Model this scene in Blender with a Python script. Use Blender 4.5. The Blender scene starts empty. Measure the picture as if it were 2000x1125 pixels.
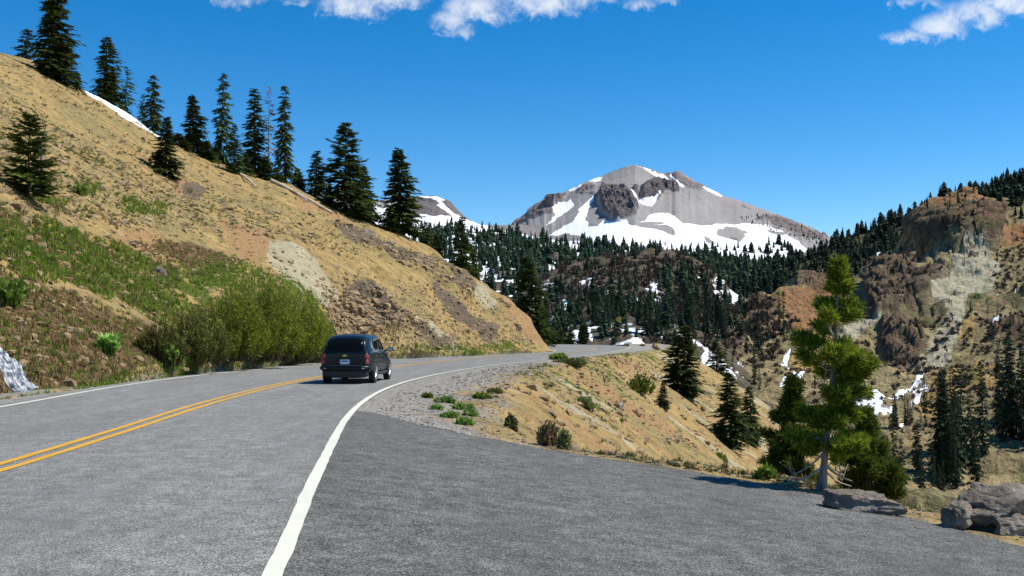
import bpy, bmesh, math, random
import numpy as np
from mathutils import Vector, Matrix
from mathutils.bvhtree import BVHTree

SC = bpy.context.scene
COL = SC.collection
R_ = math.radians
rng = np.random.default_rng(7)

# ------------------------------------------------------------------ camera
F = 2000.0
HC = 1.65
TH = math.atan(92.5 / F)
CT, ST = math.cos(TH), math.sin(TH)
cam = bpy.data.cameras.new('camera')
cam.sensor_width = 36.0
cam.lens = 36.0
cam.clip_start = 0.1
cam.clip_end = 60000
camo = bpy.data.objects.new('camera', cam)
camo.location = (0, 0, HC)
camo.rotation_euler = (math.pi / 2 + TH, 0, 0)
COL.objects.link(camo)
SC.camera = camo

# ------------------------------------------------------------------ light
SUN_AZ, SUN_EL = R_(84), R_(56)          # azimuth from +Y (ahead) towards +X (right)
sun = bpy.data.lights.new('sun', 'SUN')
sun.energy = 4.8
sun.angle = R_(0.53)
sun.color = (1.0, 0.955, 0.88)
suno = bpy.data.objects.new('sun', sun)
sd = Vector((math.sin(SUN_AZ) * math.cos(SUN_EL), math.cos(SUN_AZ) * math.cos(SUN_EL), math.sin(SUN_EL)))
suno.rotation_euler = sd.to_track_quat('Z', 'Y').to_euler()
suno.location = (60, 10, 80)
COL.objects.link(suno)
SC.view_settings.view_transform = 'Standard'
SC.view_settings.look = 'None'
SC.view_settings.exposure = 0.42
SC.view_settings.gamma = 1.0
SC.cycles.max_bounces = 6
SC.cycles.transparent_max_bounces = 8

# ------------------------------------------------------------------ world
W = bpy.data.worlds.new('World')
SC.world = W
W.use_nodes = True
wn, wl = W.node_tree.nodes, W.node_tree.links
wn.clear()


def nmath(nodes, links, op, a, b=None, c=None, clamp=False):
    n = nodes.new('ShaderNodeMath')
    n.operation = op
    n.use_clamp = clamp
    for i, v in enumerate((a, b, c)):
        if v is None:
            continue
        if isinstance(v, (int, float)):
            n.inputs[i].default_value = v
        else:
            links.new(v, n.inputs[i])
    return n.outputs[0]


def build_world():
    M = lambda op, a, b=None, c=None, clamp=False: nmath(wn, wl, op, a, b, c, clamp)
    out = wn.new('ShaderNodeOutputWorld')
    bg = wn.new('ShaderNodeBackground')
    sky = wn.new('ShaderNodeTexSky')
    sky.sky_type = 'NISHITA'
    sky.sun_disc = False
    sky.sun_elevation = SUN_EL
    sky.sun_rotation = SUN_AZ
    sky.altitude = 2200
    sky.air_density = 1.0
    sky.dust_density = 0.15
    sky.ozone_density = 1.6
    hs = wn.new('ShaderNodeHueSaturation')
    hs.inputs['Hue'].default_value = 0.499
    hs.inputs['Saturation'].default_value = 1.47
    hs.inputs['Value'].default_value = 1.56
    wl.new(sky.outputs[0], hs.inputs['Color'])
    tc = wn.new('ShaderNodeTexCoord')
    sep = wn.new('ShaderNodeSeparateXYZ')
    wl.new(tc.outputs['Generated'], sep.inputs[0])
    yy = M('MAXIMUM', sep.outputs[1], 0.05)
    u = M('DIVIDE', sep.outputs[0], yy)
    v = M('DIVIDE', sep.outputs[2], yy)
    cmb = wn.new('ShaderNodeCombineXYZ')
    wl.new(u, cmb.inputs[0])
    wl.new(v, cmb.inputs[1])

    def noise(scale, detail, rough, dist=0.0):
        n = wn.new('ShaderNodeTexNoise')
        n.inputs['Scale'].default_value = scale
        n.inputs['Detail'].default_value = detail
        n.inputs['Roughness'].default_value = rough
        n.inputs['Distortion'].default_value = dist
        wl.new(cmb.outputs[0], n.inputs['Vector'])
        return n.outputs[0]
    big = noise(16, 6, 0.62, 0.6)
    fine = noise(60, 8, 0.65, 0.4)
    u2 = M('ADD', u, M('MULTIPLY', M('SUBTRACT', big, 0.5), 0.035))
    v2 = M('ADD', v, M('MULTIPLY', M('SUBTRACT', fine, 0.5), 0.022))
    field = None
    clouds = [(460, -10, 120, 20, .55), (560, -4, 60, 14, .6), (690, 6, 80, 34, 1), (760, -8, 90, 26, 1),
              (880, 42, 48, 24, .95), (903, 64, 26, 14, .7), (945, 14, 90, 32, 1), (1060, 2, 125, 34, 1.05), (1150, -8, 70, 22, .8),
              (1250, 8, 48, 13, .75), (1305, 0, 30, 12, .6),
              (1785, 72, 55, 14, .85), (1850, 52, 62, 28, 1), (1915, 26, 75, 36, 1.05), (1985, -4, 95, 36, 1.1),
              (1800, 4, 60, 11, .7), (2100, -30, 120, 50, 1), (300, -60, 200, 30, .8), (1100, -70, 400, 40, 1)]
    for (cx, cy, rx, ry, k) in clouds:
        cu = (cx - 1000) / F
        b = (562.5 - cy) / F
        cv = (ST + b * CT) / (CT - b * ST)
        a = M('DIVIDE', M('SUBTRACT', u2, cu), rx * 1.12 / F)
        c = M('DIVIDE', M('SUBTRACT', v2, cv), ry * 1.22 / F)
        e = M('MULTIPLY', M('SUBTRACT', 1.0, M('ADD', M('MULTIPLY', a, a), M('MULTIPLY', c, c))), k)
        field = e if field is None else M('MAXIMUM', field, e)
    dens = M('ADD', field, M('MULTIPLY', M('SUBTRACT', fine, 0.52), 1.7))
    dens = M('ADD', dens, M('MULTIPLY', M('SUBTRACT', big, 0.5), 1.4))
    mr = wn.new('ShaderNodeMapRange')
    mr.interpolation_type = 'SMOOTHSTEP'
    mr.inputs['From Min'].default_value = 0.0
    mr.inputs['From Max'].default_value = 1.6
    wl.new(dens, mr.inputs['Value'])
    cov = M('MULTIPLY', mr.outputs[0], M('GREATER_THAN', sep.outputs[1], 0.05))
    cov = M('MULTIPLY', cov, 0.93)
    mix = wn.new('ShaderNodeMix')
    mix.data_type = 'RGBA'
    wl.new(cov, mix.inputs['Factor'])
    wl.new(hs.outputs[0], mix.inputs[6])
    mix.inputs[7].default_value = (9.6, 10.0, 10.4, 1)
    wl.new(mix.outputs[2], bg.inputs['Color'])
    bg.inputs['Strength'].default_value = 0.075
    wl.new(bg.outputs[0], out.inputs[0])


build_world()

# ------------------------------------------------------------------ pixel <-> world on real distances


def Pw(px, py, D):
    a = (np.asarray(px, float) - 1000) / F
    b = (562.5 - np.asarray(py, float)) / F
    den = CT - b * ST
    D = np.asarray(D, float)
    a, b, den, D = np.broadcast_arrays(a, b, den, D)
    return np.stack([a * D / den, D + 0 * a, HC + D * (ST + b * CT) / den], -1)


def proj(V):
    x, y, z = V[..., 0], V[..., 1], V[..., 2] - HC
    d = y * CT + z * ST
    b = (-y * ST + z * CT) / d
    return 1000 + F * x / d, 562.5 - F * b


def ip(x, pts):
    p = np.asarray(pts, float)
    return np.interp(x, p[:, 0], p[:, 1])


def smooth_ip(x, pts):
    """Catmull-Rom style interpolation through the points (x increasing)"""
    p = np.asarray(pts, float)
    X, Y = p[:, 0], p[:, 1]
    m = np.gradient(Y, X)
    x = np.clip(x, X[0], X[-1])
    i = np.clip(np.searchsorted(X, x) - 1, 0, len(X) - 2)
    h = X[i + 1] - X[i]
    t = (x - X[i]) / h
    return ((2 * t**3 - 3 * t**2 + 1) * Y[i] + (t**3 - 2 * t**2 + t) * h * m[i]
            + (-2 * t**3 + 3 * t**2) * Y[i + 1] + (t**3 - t**2) * h * m[i + 1])


# ------------------------------------------------------------------ numpy noise
def _h(ix, iy, iz, s):
    n = (ix * 374761393 + iy * 668265263 + iz * 1274126177 + s * 974711) & 0xFFFFFFFF
    n = ((n ^ (n >> 13)) * 1274126177) & 0xFFFFFFFF
    n = (n ^ (n >> 16)) & 0xFFFFFFFF
    return n / 4294967295.0 * 2 - 1


def vnoise(P, s=0):
    P = np.asarray(P, float)
    i = np.floor(P).astype(np.int64)
    f = P - i
    f = f * f * f * (f * (f * 6 - 15) + 10)
    r = 0
    for dx in (0, 1):
        wx = f[..., 0] if dx else 1 - f[..., 0]
        for dy in (0, 1):
            wy = f[..., 1] if dy else 1 - f[..., 1]
            for dz in (0, 1):
                wz = f[..., 2] if dz else 1 - f[..., 2]
                r = r + wx * wy * wz * _h(i[..., 0] + dx, i[..., 1] + dy, i[..., 2] + dz, s)
    return r


def fbm(P, scale, octv=4, s=0, gain=0.5, ridge=False):
    P = np.asarray(P, float) / scale
    a, r, tot = 1.0, 0, 0
    for o in range(octv):
        n = vnoise(P + o * 17.3, s + o)
        if ridge:
            n = 1 - 2 * np.abs(n)
        r = r + a * n
        tot += a
        a *= gain
        P = P * 2.03
    return r / tot


def inpoly(px, py, poly):
    c = np.zeros(np.shape(px), bool)
    n = len(poly)
    for i in range(n):
        x1, y1 = poly[i]
        x2, y2 = poly[(i + 1) % n]
        if y1 == y2:
            continue
        cond = ((y1 > py) != (y2 > py)) & (px < (x2 - x1) * (py - y1) / (y2 - y1) + x1)
        c ^= cond
    return c


# ------------------------------------------------------------------ mesh helpers
def link(name, me, parent=None):
    o = bpy.data.objects.new(name, me)
    COL.objects.link(o)
    if parent:
        o.parent = parent
    return o


def tag(o, label=None, cat=None, group=None, kind=None):
    if label:
        o['label'] = label
    if cat:
        o['category'] = cat
    if group:
        o['group'] = group
    if kind:
        o['kind'] = kind
    return o


def empty(name, loc, label, cat, group=None, rz=0.0):
    o = bpy.data.objects.new(name, None)
    o.empty_display_size = 0.3
    o.location = [float(v) for v in loc]
    o.rotation_euler = (0, 0, rz)
    COL.objects.link(o)
    return tag(o, label, cat, group)


def npmesh(name, V, faces, mats, smooth=True, matidx=None, attrs=None):
    """faces: list of (n,k) int arrays"""
    V = np.asarray(V, np.float32).reshape(-1, 3)
    me = bpy.data.meshes.new(name)
    me.vertices.add(len(V))
    me.vertices.foreach_set('co', V.ravel())
    faces = [np.asarray(f, np.int32) for f in faces if len(f)]
    nl = sum(f.size for f in faces)
    npoly = sum(len(f) for f in faces)
    me.loops.add(nl)
    me.loops.foreach_set('vertex_index', np.concatenate([f.ravel() for f in faces]))
    me.polygons.add(npoly)
    cnt = np.concatenate([np.full(len(f), f.shape[1], np.int32) for f in faces])
    me.polygons.foreach_set('loop_start', np.concatenate([[0], np.cumsum(cnt)[:-1]]).astype(np.int32))
    me.polygons.foreach_set('loop_total', cnt)
    if matidx is not None:
        me.polygons.foreach_set('material_index', np.asarray(matidx, np.int32))
    me.polygons.foreach_set('use_smooth', np.full(npoly, smooth, bool))
    for m in (mats if isinstance(mats, (list, tuple)) else [mats]):
        me.materials.append(m)
    me.update(calc_edges=True)
    for k, a in (attrs or {}).items():
        a = np.asarray(a, np.float32)
        if a.ndim == 2 and a.shape[1] == 4:
            at = me.attributes.new(k, 'FLOAT_COLOR', 'POINT')
            at.data.foreach_set('color', a.ravel())
        elif a.ndim == 2:
            at = me.attributes.new(k, 'FLOAT_VECTOR', 'POINT')
            at.data.foreach_set('vector', a.ravel())
        else:
            at = me.attributes.new(k, 'FLOAT', 'POINT')
            at.data.foreach_set('value', a.ravel())
    return me


def gridfaces(nr, nc):
    i = np.arange(nr - 1)[:, None] * nc + np.arange(nc - 1)[None, :]
    return np.stack([i, i + 1, i + nc + 1, i + nc], -1).reshape(-1, 4)


class Geo:
    def __init__(self):
        self.V, self.F, self.n, self.mi = [], {}, 0, []

    def add(self, V, *faces):
        V = np.asarray(V, float).reshape(-1, 3)
        for f in faces:
            f = np.asarray(f)
            if len(f):
                self.F.setdefault(f.shape[1], []).append(f + self.n)
        self.V.append(V)
        self.n += len(V)

    def mesh(self, name, mats, smooth=True, attrs=None):
        return npmesh(name, np.concatenate(self.V), [np.concatenate(v) for v in self.F.values()], mats, smooth, None, attrs)

    def obj(self, name, mats, parent=None, smooth=True):
        return link(name, self.mesh(name, mats, smooth), parent)


def tube(path, radii, n=6, cap=True):
    path = np.asarray(path, float)
    radii = np.asarray(radii, float)
    t = np.gradient(path, axis=0)
    t /= np.linalg.norm(t, axis=1)[:, None] + 1e-9
    ref = np.array([0.31, 0.95, 0.05]) if abs(t[0][2]) > .8 else np.array([0, 0, 1.0])
    a = np.cross(t, ref)
    a /= np.linalg.norm(a, axis=1)[:, None] + 1e-9
    b = np.cross(t, a)
    ang = np.arange(n) * 2 * math.pi / n
    V = path[:, None] + radii[:, None, None] * (a[:, None] * np.cos(ang)[None, :, None] + b[:, None] * np.sin(ang)[None, :, None])
    m = len(path)
    i = np.arange(m - 1)[:, None] * n + np.arange(n)[None]
    j = np.arange(m - 1)[:, None] * n + (np.arange(n)[None] + 1) % n
    Fq = np.stack([i, j, j + n, i + n], -1).reshape(-1, 4)
    return V.reshape(-1, 3), Fq


def dup(o, **kw):
    c = o.copy()
    COL.objects.link(c)
    for ch in o.children:
        d = ch.copy()
        COL.objects.link(d)
        d.parent = c
        d.matrix_parent_inverse = ch.matrix_parent_inverse
    return c


# ------------------------------------------------------------------ materials
class NT:
    def __init__(self, name):
        self.m = bpy.data.materials.new(name)
        self.m.use_nodes = True
        self.n, self.l = self.m.node_tree.nodes, self.m.node_tree.links
        self.b = self.n['Principled BSDF']
        self.b.inputs['Specular IOR Level'].default_value = 0.2
        self.b.inputs['Roughness'].default_value = 0.9
        self.tc = self.n.new('ShaderNodeTexCoord')

    def pos(self):
        g = self.n.new('ShaderNodeNewGeometry')
        return g.outputs['Position']

    def obj(self):
        return self.tc.outputs['Object']

    def attr(self, name, out='Vector'):
        a = self.n.new('ShaderNodeAttribute')
        a.attribute_name = name
        return a.outputs[out]

    def masks(self, name):
        a = self.n.new('ShaderNodeAttribute')
        a.attribute_name = name
        s = self.n.new('ShaderNodeSeparateColor')
        self.l.new(a.outputs['Color'], s.inputs[0])
        return s.outputs[0], s.outputs[1], s.outputs[2], a.outputs['Alpha']

    def scalev(self, vec, s):
        mp = self.n.new('ShaderNodeMapping')
        mp.inputs['Scale'].default_value = s
        self.l.new(vec, mp.inputs['Vector'])
        return mp.outputs[0]

    def noise(self, vec, scale, detail=4, rough=0.55, dist=0.0):
        n = self.n.new('ShaderNodeTexNoise')
        n.inputs['Scale'].default_value = scale
        n.inputs['Detail'].default_value = detail
        n.inputs['Roughness'].default_value = rough
        n.inputs['Distortion'].default_value = dist
        if vec is not None:
            self.l.new(vec, n.inputs['Vector'])
        return n.outputs[0]

    def vor(self, vec, scale, out='Distance', feature='F1'):
        n = self.n.new('ShaderNodeTexVoronoi')
        n.inputs['Scale'].default_value = scale
        n.feature = feature
        self.l.new(vec, n.inputs['Vector'])
        return n.outputs[out]

    def math(self, op, a, b=None, c=None, clamp=False):
        return nmath(self.n, self.l, op, a, b, c, clamp)

    def rng(self, v, a, b, c=0.0, d=1.0, smooth=True):
        n = self.n.new('ShaderNodeMapRange')
        if smooth:
            n.interpolation_type = 'SMOOTHSTEP'
        for k, x in zip(('From Min', 'From Max', 'To Min', 'To Max'), (a, b, c, d)):
            n.inputs[k].default_value = x
        self.l.new(v, n.inputs['Value'])
        return n.outputs[0]

    def _c(self, sock, v):
        if isinstance(v, (tuple, list)):
            sock.default_value = (*v[:3], 1)
        else:
            self.l.new(v, sock)

    def mix(self, f, a, b, mode='MIX'):
        n = self.n.new('ShaderNodeMix')
        n.data_type = 'RGBA'
        n.blend_type = mode
        if isinstance(f, (int, float)):
            n.inputs['Factor'].default_value = f
        else:
            self.l.new(f, n.inputs['Factor'])
        self._c(n.inputs[6], a)
        self._c(n.inputs[7], b)
        return n.outputs[2]

    def ramp(self, v, stops):
        n = self.n.new('ShaderNodeValToRGB')
        e = n.color_ramp.elements
        while len(e) < len(stops):
            e.new(0.5)
        for el, (p, c) in zip(e, stops):
            el.position = p
            el.color = (*c, 1)
        self.l.new(v, n.inputs[0])
        return n.outputs[0]

    def color(self, c):
        self._c(self.b.inputs['Base Color'], c)
        return self

    def set(self, **k):
        for a, v in k.items():
            s = self.b.inputs[a.replace('_', ' ')]
            if isinstance(v, (int, float, tuple)):
                s.default_value = v
            else:
                self.l.new(v, s)
        return self

    def bump(self, h, strength=0.5, dist=0.1, prev=None):
        n = self.n.new('ShaderNodeBump')
        n.inputs['Strength'].default_value = strength
        n.inputs['Distance'].default_value = dist
        self.l.new(h, n.inputs['Height'])
        if prev is not None:
            self.l.new(prev, n.inputs['Normal'])
        self.l.new(n.outputs[0], self.b.inputs['Normal'])
        return n.outputs[0]


def foliage(name, cols, transl=0.25, rough=0.75, patch=0.5):
    t = NT(name)
    g = t.n.new('ShaderNodeNewGeometry')
    oi = t.n.new('ShaderNodeObjectInfo')
    r = t.math('ADD', t.math('MULTIPLY', g.outputs['Random Per Island'], 0.55), t.math('MULTIPLY', t.noise(t.pos(), patch, 3), 0.45))
    c = t.ramp(r, [(0.15, cols[0]), (0.5, cols[1]), (0.85, cols[2])])
    hv = t.n.new('ShaderNodeHueSaturation')
    t.l.new(c, hv.inputs['Color'])
    t.l.new(t.rng(oi.outputs['Random'], 0, 1, 0.7, 1.3, False), hv.inputs['Value'])
    t.l.new(t.rng(oi.outputs['Random'], 0, 1, 0.49, 0.512, False), hv.inputs['Hue'])
    t.color(hv.outputs[0]).set(Roughness=rough, Specular_IOR_Level=0.12)
    tr = t.n.new('ShaderNodeBsdfTranslucent')
    t.l.new(hv.outputs[0], tr.inputs['Color'])
    ms = t.n.new('ShaderNodeMixShader')
    ms.inputs[0].default_value = transl
    t.l.new(t.b.outputs[0], ms.inputs[1])
    t.l.new(tr.outputs[0], ms.inputs[2])
    t.l.new(ms.outputs[0], t.n['Material Output'].inputs['Surface'])
    return t.m


def simple(name, col, rough=0.5, spec=0.5, metal=0.0, coat=0.0):
    t = NT(name)
    n = t.noise(t.obj(), 9, 4)
    t.color(t.mix(t.math('MULTIPLY', n, 0.25), col, tuple(c * 0.7 for c in col)))
    t.set(Roughness=rough, Specular_IOR_Level=spec, Metallic=metal, Coat_Weight=coat)
    return t.m


def mat_asphalt(name, c0, c1, c2, tracks=False):
    t = NT(name)
    p = t.pos()
    f1 = t.noise(p, 60, 5, 0.8)
    f2 = t.vor(p, 55)
    cell = t.n.new('ShaderNodeTexVoronoi')
    cell.inputs['Scale'].default_value = 85
    t.l.new(p, cell.inputs['Vector'])
    sc_ = t.n.new('ShaderNodeSeparateColor')
    t.l.new(cell.outputs['Color'], sc_.inputs[0])
    big = t.noise(t.scalev(p, (1, 0.35, 1)), 0.55, 4, 0.6)
    mid = t.noise(p, 4.5, 4, 0.65)
    fac = t.math('ADD', t.math('MULTIPLY', f1, 0.8), t.math('MULTIPLY', t.math('SUBTRACT', mid, 0.5), 0.3))
    fac = t.math('ADD', fac, t.math('MULTIPLY', t.math('SUBTRACT', sc_.outputs[0], 0.4), 0.24))
    col = t.ramp(fac, [(0.33, c0), (0.46, c1), (0.63, c2)])
    col = t.mix(t.rng(big, 0.35, 0.7, 0.0, 0.42), col, tuple(x * 0.6 for x in c1))
    st = t.noise(t.scalev(p, (0.5, 1.6, 1)) if not tracks else t.scalev(p, (2.2, 0.05, 1)), 1.0, 3, 0.6)
    col = t.mix(t.rng(st, 0.45, 0.8, 0.0, 0.10), col, tuple(min(1, x * 1.25) for x in c2))
    bl = t.noise(p, 0.42, 5, .6, .4)
    col = t.mix(t.rng(bl, .56, .72, 0, .4), col, tuple(x * .45 for x in c1))
    t.color(col).set(Roughness=0.93, Specular_IOR_Level=0.25)
    t.bump(t.math('ADD', f1, f2), 0.7, 0.012)
    return t.m


MAT = {}
MAT['road'] = mat_asphalt('road_asphalt', (0.075, 0.075, 0.069), (0.222, 0.219, 0.202), (0.46, 0.455, 0.42), True)
MAT['pull'] = mat_asphalt('pullout_asphalt', (0.032, 0.032, 0.030), (0.122, 0.120, 0.110), (0.33, 0.325, 0.295))


def mat_paint(name, col, wear):
    t = NT(name)
    p = t.pos()
    n = t.noise(p, 26, 6, 0.7)
    n2 = t.noise(p, 2.0, 4, 0.6)
    w = t.math('ADD', n, t.math('MULTIPLY', t.math('SUBTRACT', n2, .5), .45))
    c = t.mix(t.rng(w, wear, wear + 0.12), col, (0.2, 0.2, 0.19))
    c = t.mix(t.rng(t.noise(p, 1.1, 3), 0.4, 0.8, 0, 0.35), c, tuple(x * .72 for x in col))
    t.color(c).set(Roughness=0.7)
    t.bump(n, 0.4, 0.01)
    return t.m


MAT['white'] = mat_paint('white_road_paint', (0.60, 0.585, 0.48), 0.64)
MAT['yellow'] = mat_paint('yellow_road_paint', (0.55, 0.30, 0.035), 0.58)


def mat_hill():
    t = NT('hillside_earth')
    p = t.pos()
    fl = t.attr('flow')
    snow, green, rock, pale = t.masks('m1')
    orange, brown, gravel, dens = t.masks('m2')
    n1 = t.noise(p, 0.16, 5, 0.6)
    st = t.noise(t.scalev(fl, (0.07, 0.9, 1)), 1.0, 5, 0.65, 0.3)
    n2 = t.noise(p, 1.6, 5, 0.7)
    n3 = t.noise(p, 7.0, 4, 0.75)
    c = t.mix(t.rng(st, 0.35, 0.68), (0.46, 0.315, 0.125), (0.31, 0.21, 0.085))
    c = t.mix(t.rng(n1, 0.42, 0.66, 0, 0.75), c, (0.27, 0.225, 0.095))
    c = t.mix(t.rng(n2, 0.46, 0.68, 0, 0.9), c, (0.15, 0.112, 0.055))
    c = t.mix(t.rng(n3, 0.55, 0.75, 0, 0.5), c, (0.52, 0.41, 0.23))
    nm = t.noise(p, 0.75, 7, 0.72)

    def crisp(m, k=1.5, lo=.42, hi=.62):
        return t.rng(t.math('ADD', m, t.math('MULTIPLY', t.math('SUBTRACT', nm, .5), k)), lo, hi)
    c = t.mix(t.math('MULTIPLY', crisp(orange), .85), c, t.mix(t.rng(n3, .35, .65), (0.27, 0.15, 0.07), (0.43, 0.27, 0.125)))
    c = t.mix(t.math('MULTIPLY', crisp(pale), .9), c, t.mix(t.rng(n2, .35, .65), (0.47, 0.42, 0.28), (0.34, 0.295, 0.18)))
    c = t.mix(t.math('MULTIPLY', gravel, t.rng(n3, 0.2, 0.5, 0.7, 1)), c, t.ramp(t.noise(p, 22, 3, 0.8), [(0.3, (0.13, 0.12, 0.10)), (0.5, (0.31, 0.29, 0.25)), (0.7, (0.50, 0.47, 0.42))]))
    c = t.mix(t.math('MULTIPLY', crisp(rock), .9), c, t.ramp(n3, [(0.3, (0.06, 0.047, 0.036)), (0.55, (0.17, 0.132, 0.095)), (0.75, (0.30, 0.235, 0.155))]))
    c = t.mix(crisp(brown, 1.2), c, t.ramp(t.noise(t.scalev(p, (2.5, 2.5, .5)), 2.0, 4, .7), [(0.3, (0.05, 0.033, 0.016)), (0.5, (0.135, 0.085, 0.038)), (0.72, (0.34, 0.25, 0.12))]))
    c = t.mix(crisp(green, 4.0, .70, .92), c, t.mix(t.rng(n3, .3, .7), (0.05, 0.085, 0.012), (0.15, 0.165, 0.03)))
    c = t.mix(snow, c, (0.86, 0.88, 0.92))
    t.color(c).set(Roughness=0.95, Specular_IOR_Level=0.1)
    h = t.math('ADD', t.math('MULTIPLY', n2, 1.2), t.math('MULTIPLY', n3, 0.5))
    h = t.math('MULTIPLY', h, t.math('SUBTRACT', 1.0, t.math('MULTIPLY', snow, 0.9)))
    t.bump(h, 0.8, 0.45)
    return t.m


MAT['hill'] = mat_hill()


def mat_peak():
    t = NT('volcanic_talus')
    p = t.pos()
    snow, dark, brown, _ = t.masks('m1')
    n1 = t.noise(p, 0.004, 5, 0.6)
    st = t.noise(t.scalev(t.attr('flow'), (1, 0.1, 1)), 0.03, 5, 0.6)
    n2 = t.noise(p, 0.03, 5, 0.7)
    c = t.mix(t.rng(t.noise(t.scalev(t.attr('flow'), (1, .45, 1)), 0.02, 6, .65), 0.3, 0.75), (0.275, 0.262, 0.252), (0.222, 0.211, 0.205))
    c = t.mix(t.rng(n1, 0.45, 0.7, 0, 0.6), c, (0.28, 0.245, 0.22))
    c = t.mix(t.rng(n2, .56, .7, 0, .45), c, (0.15, .13, .125))
    c = t.mix(t.math('MULTIPLY', brown, t.rng(n2, .35, .6, .5, 1)), c, t.ramp(n2, [(0.3, (0.09, 0.075, 0.075)), (0.6, (0.22, 0.17, 0.155)), (.8, (.3, .24, .21))]))
    c = t.mix(t.math('MULTIPLY', dark, 0.92), c, t.ramp(t.noise(t.scalev(p, (1, 1, .35)), 0.05, 6, 0.7), [(0.3, (0.055, 0.048, 0.05)), (0.55, (0.14, 0.12, 0.118)), (0.8, (0.26, 0.22, 0.205))]))
    c = t.mix(snow, c, (0.84, 0.86, 0.90))
    t.color(c).set(Roughness=0.95, Specular_IOR_Level=0.05)
    rk = t.math('MAXIMUM', dark, brown)
    h = t.math('ADD', t.math('MULTIPLY', t.math('MULTIPLY', n2, rk), 2.2), t.math('MULTIPLY', st, 0.08))
    h = t.math('ADD', h, t.math('MULTIPLY', t.noise(p, .012, 6, .7), .6))
    h = t.math('MULTIPLY', h, t.math('SUBTRACT', 1.0, t.math('MULTIPLY', snow, 0.7)))
    t.bump(h, 0.6, 22)
    return t.m


MAT['peak'] = mat_peak()


def mat_slope(name, base, alt, spots, green=(0.05, 0.085, 0.02), s=0.03, bd=4.0):
    """far slopes: m1 = snow, green, dark rock, pale ; m2 = orange"""
    t = NT(name)
    p = t.pos()
    snow, grn, rock, pale = t.masks('m1')
    orange, ochre, _, _ = t.masks('m2')
    n1 = t.noise(p, s, 5, 0.65)
    n2 = t.noise(p, s * 8, 5, 0.7)
    n3 = t.noise(p, s * 26, 4, 0.7)
    c = t.mix(t.rng(n1, 0.38, 0.62), base, alt)
    c = t.mix(t.rng(n2, 0.48, 0.66, 0, 0.85), c, spots)
    c = t.mix(t.rng(n3, 0.55, 0.75, 0, 0.5), c, tuple(min(1, x * 1.5) for x in base))
    nm = t.noise(p, s * 5, 6, .7)

    def crisp(m, k=1.5, lo=.42, hi=.6):
        return t.rng(t.math('ADD', m, t.math('MULTIPLY', t.math('SUBTRACT', nm, .5), k)), lo, hi)
    ochre, orange, pale, rock = crisp(ochre), crisp(orange), crisp(pale), crisp(rock)
    c = t.mix(t.math('MULTIPLY', ochre, t.rng(n2, .3, .65, 1, .4)), c, t.mix(n3, (0.44, 0.27, 0.07), (0.36, 0.25, 0.10)))
    c = t.mix(t.math('MULTIPLY', orange, t.rng(n2, .3, .65, 1, .45)), c, t.mix(n3, (0.40, 0.20, 0.085), (0.22, 0.10, 0.055)))
    c = t.mix(t.math('MULTIPLY', pale, t.rng(n2, .35, .65, 1, .45)), c, t.mix(n3, (0.36, 0.34, 0.245), (0.5, 0.465, 0.34)))
    c = t.mix(t.math('MULTIPLY', rock, t.rng(n2, .3, .7, 1, .6)), c, t.ramp(t.noise(t.scalev(t.attr('flow'), (1, .16, 1)), s * 14, 5, .7), [(0.3, (0.035, 0.025, 0.018)), (0.52, (0.115, 0.080, 0.056)), (0.72, (0.27, 0.195, 0.13))]))
    c = t.mix(t.math('MULTIPLY', grn, t.rng(n2, .3, .6, 1, .5)), c, green)
    c = t.mix(snow, c, (0.85, 0.87, 0.90))
    t.color(c).set(Roughness=0.95, Specular_IOR_Level=0.05)
    h = t.math('ADD', n2, t.math('MULTIPLY', n3, .4))
    h = t.math('MULTIPLY', h, t.math('SUBTRACT', 1.0, t.math('MULTIPLY', snow, 0.9)))
    t.bump(h, 0.9, bd)
    return t.m


MAT['scrub'] = mat_slope('scrub_slope', (0.15, 0.12, 0.085), (0.10, 0.082, 0.06), (0.055, 0.05, 0.036), s=0.03, bd=3.5)
MAT['snowy'] = mat_slope('snowy_forest_floor', (0.14, 0.12, 0.10), (0.10, 0.09, 0.08), (0.06, 0.055, 0.05), s=0.01, bd=6)
MAT['canyon'] = mat_slope('canyon_earth', (0.32, 0.255, 0.13), (0.215, 0.175, 0.09), (0.085, 0.07, 0.045), s=0.045, bd=2.2)


def mat_rock(name, a, b, c_, sc=1.6):
    t = NT(name)
    p = t.obj()
    n = t.noise(p, sc, 6, 0.65)
    n2 = t.noise(p, sc * 6, 5, 0.7)
    c = t.ramp(n, [(0.3, a), (0.52, b), (0.72, c_)])
    c = t.mix(t.rng(n2, 0.55, 0.75, 0, 0.6), c, tuple(x * 0.35 for x in b))
    cr = t.vor(t.scalev(p, (1, 1, 1.6)), sc * .9, 'Distance', 'DISTANCE_TO_EDGE')
    crk = t.rng(t.math('ADD', cr, t.math('MULTIPLY', t.math('SUBTRACT', n2, .5), .12)), 0.0, 0.07)
    c = t.mix(t.rng(t.noise(p, sc * 2.2, 4, .6), .52, .68, 0, .6), c, tuple(x * k for x, k in zip(b, (1.15, .85, .6))))
    t.color(c).set(Roughness=0.92)
    t.bump(t.math('ADD', t.math('ADD', n, t.math('MULTIPLY', n2, .6)), t.math('MULTIPLY', crk, .12)), 1.0, 0.11)
    return t.m


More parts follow.
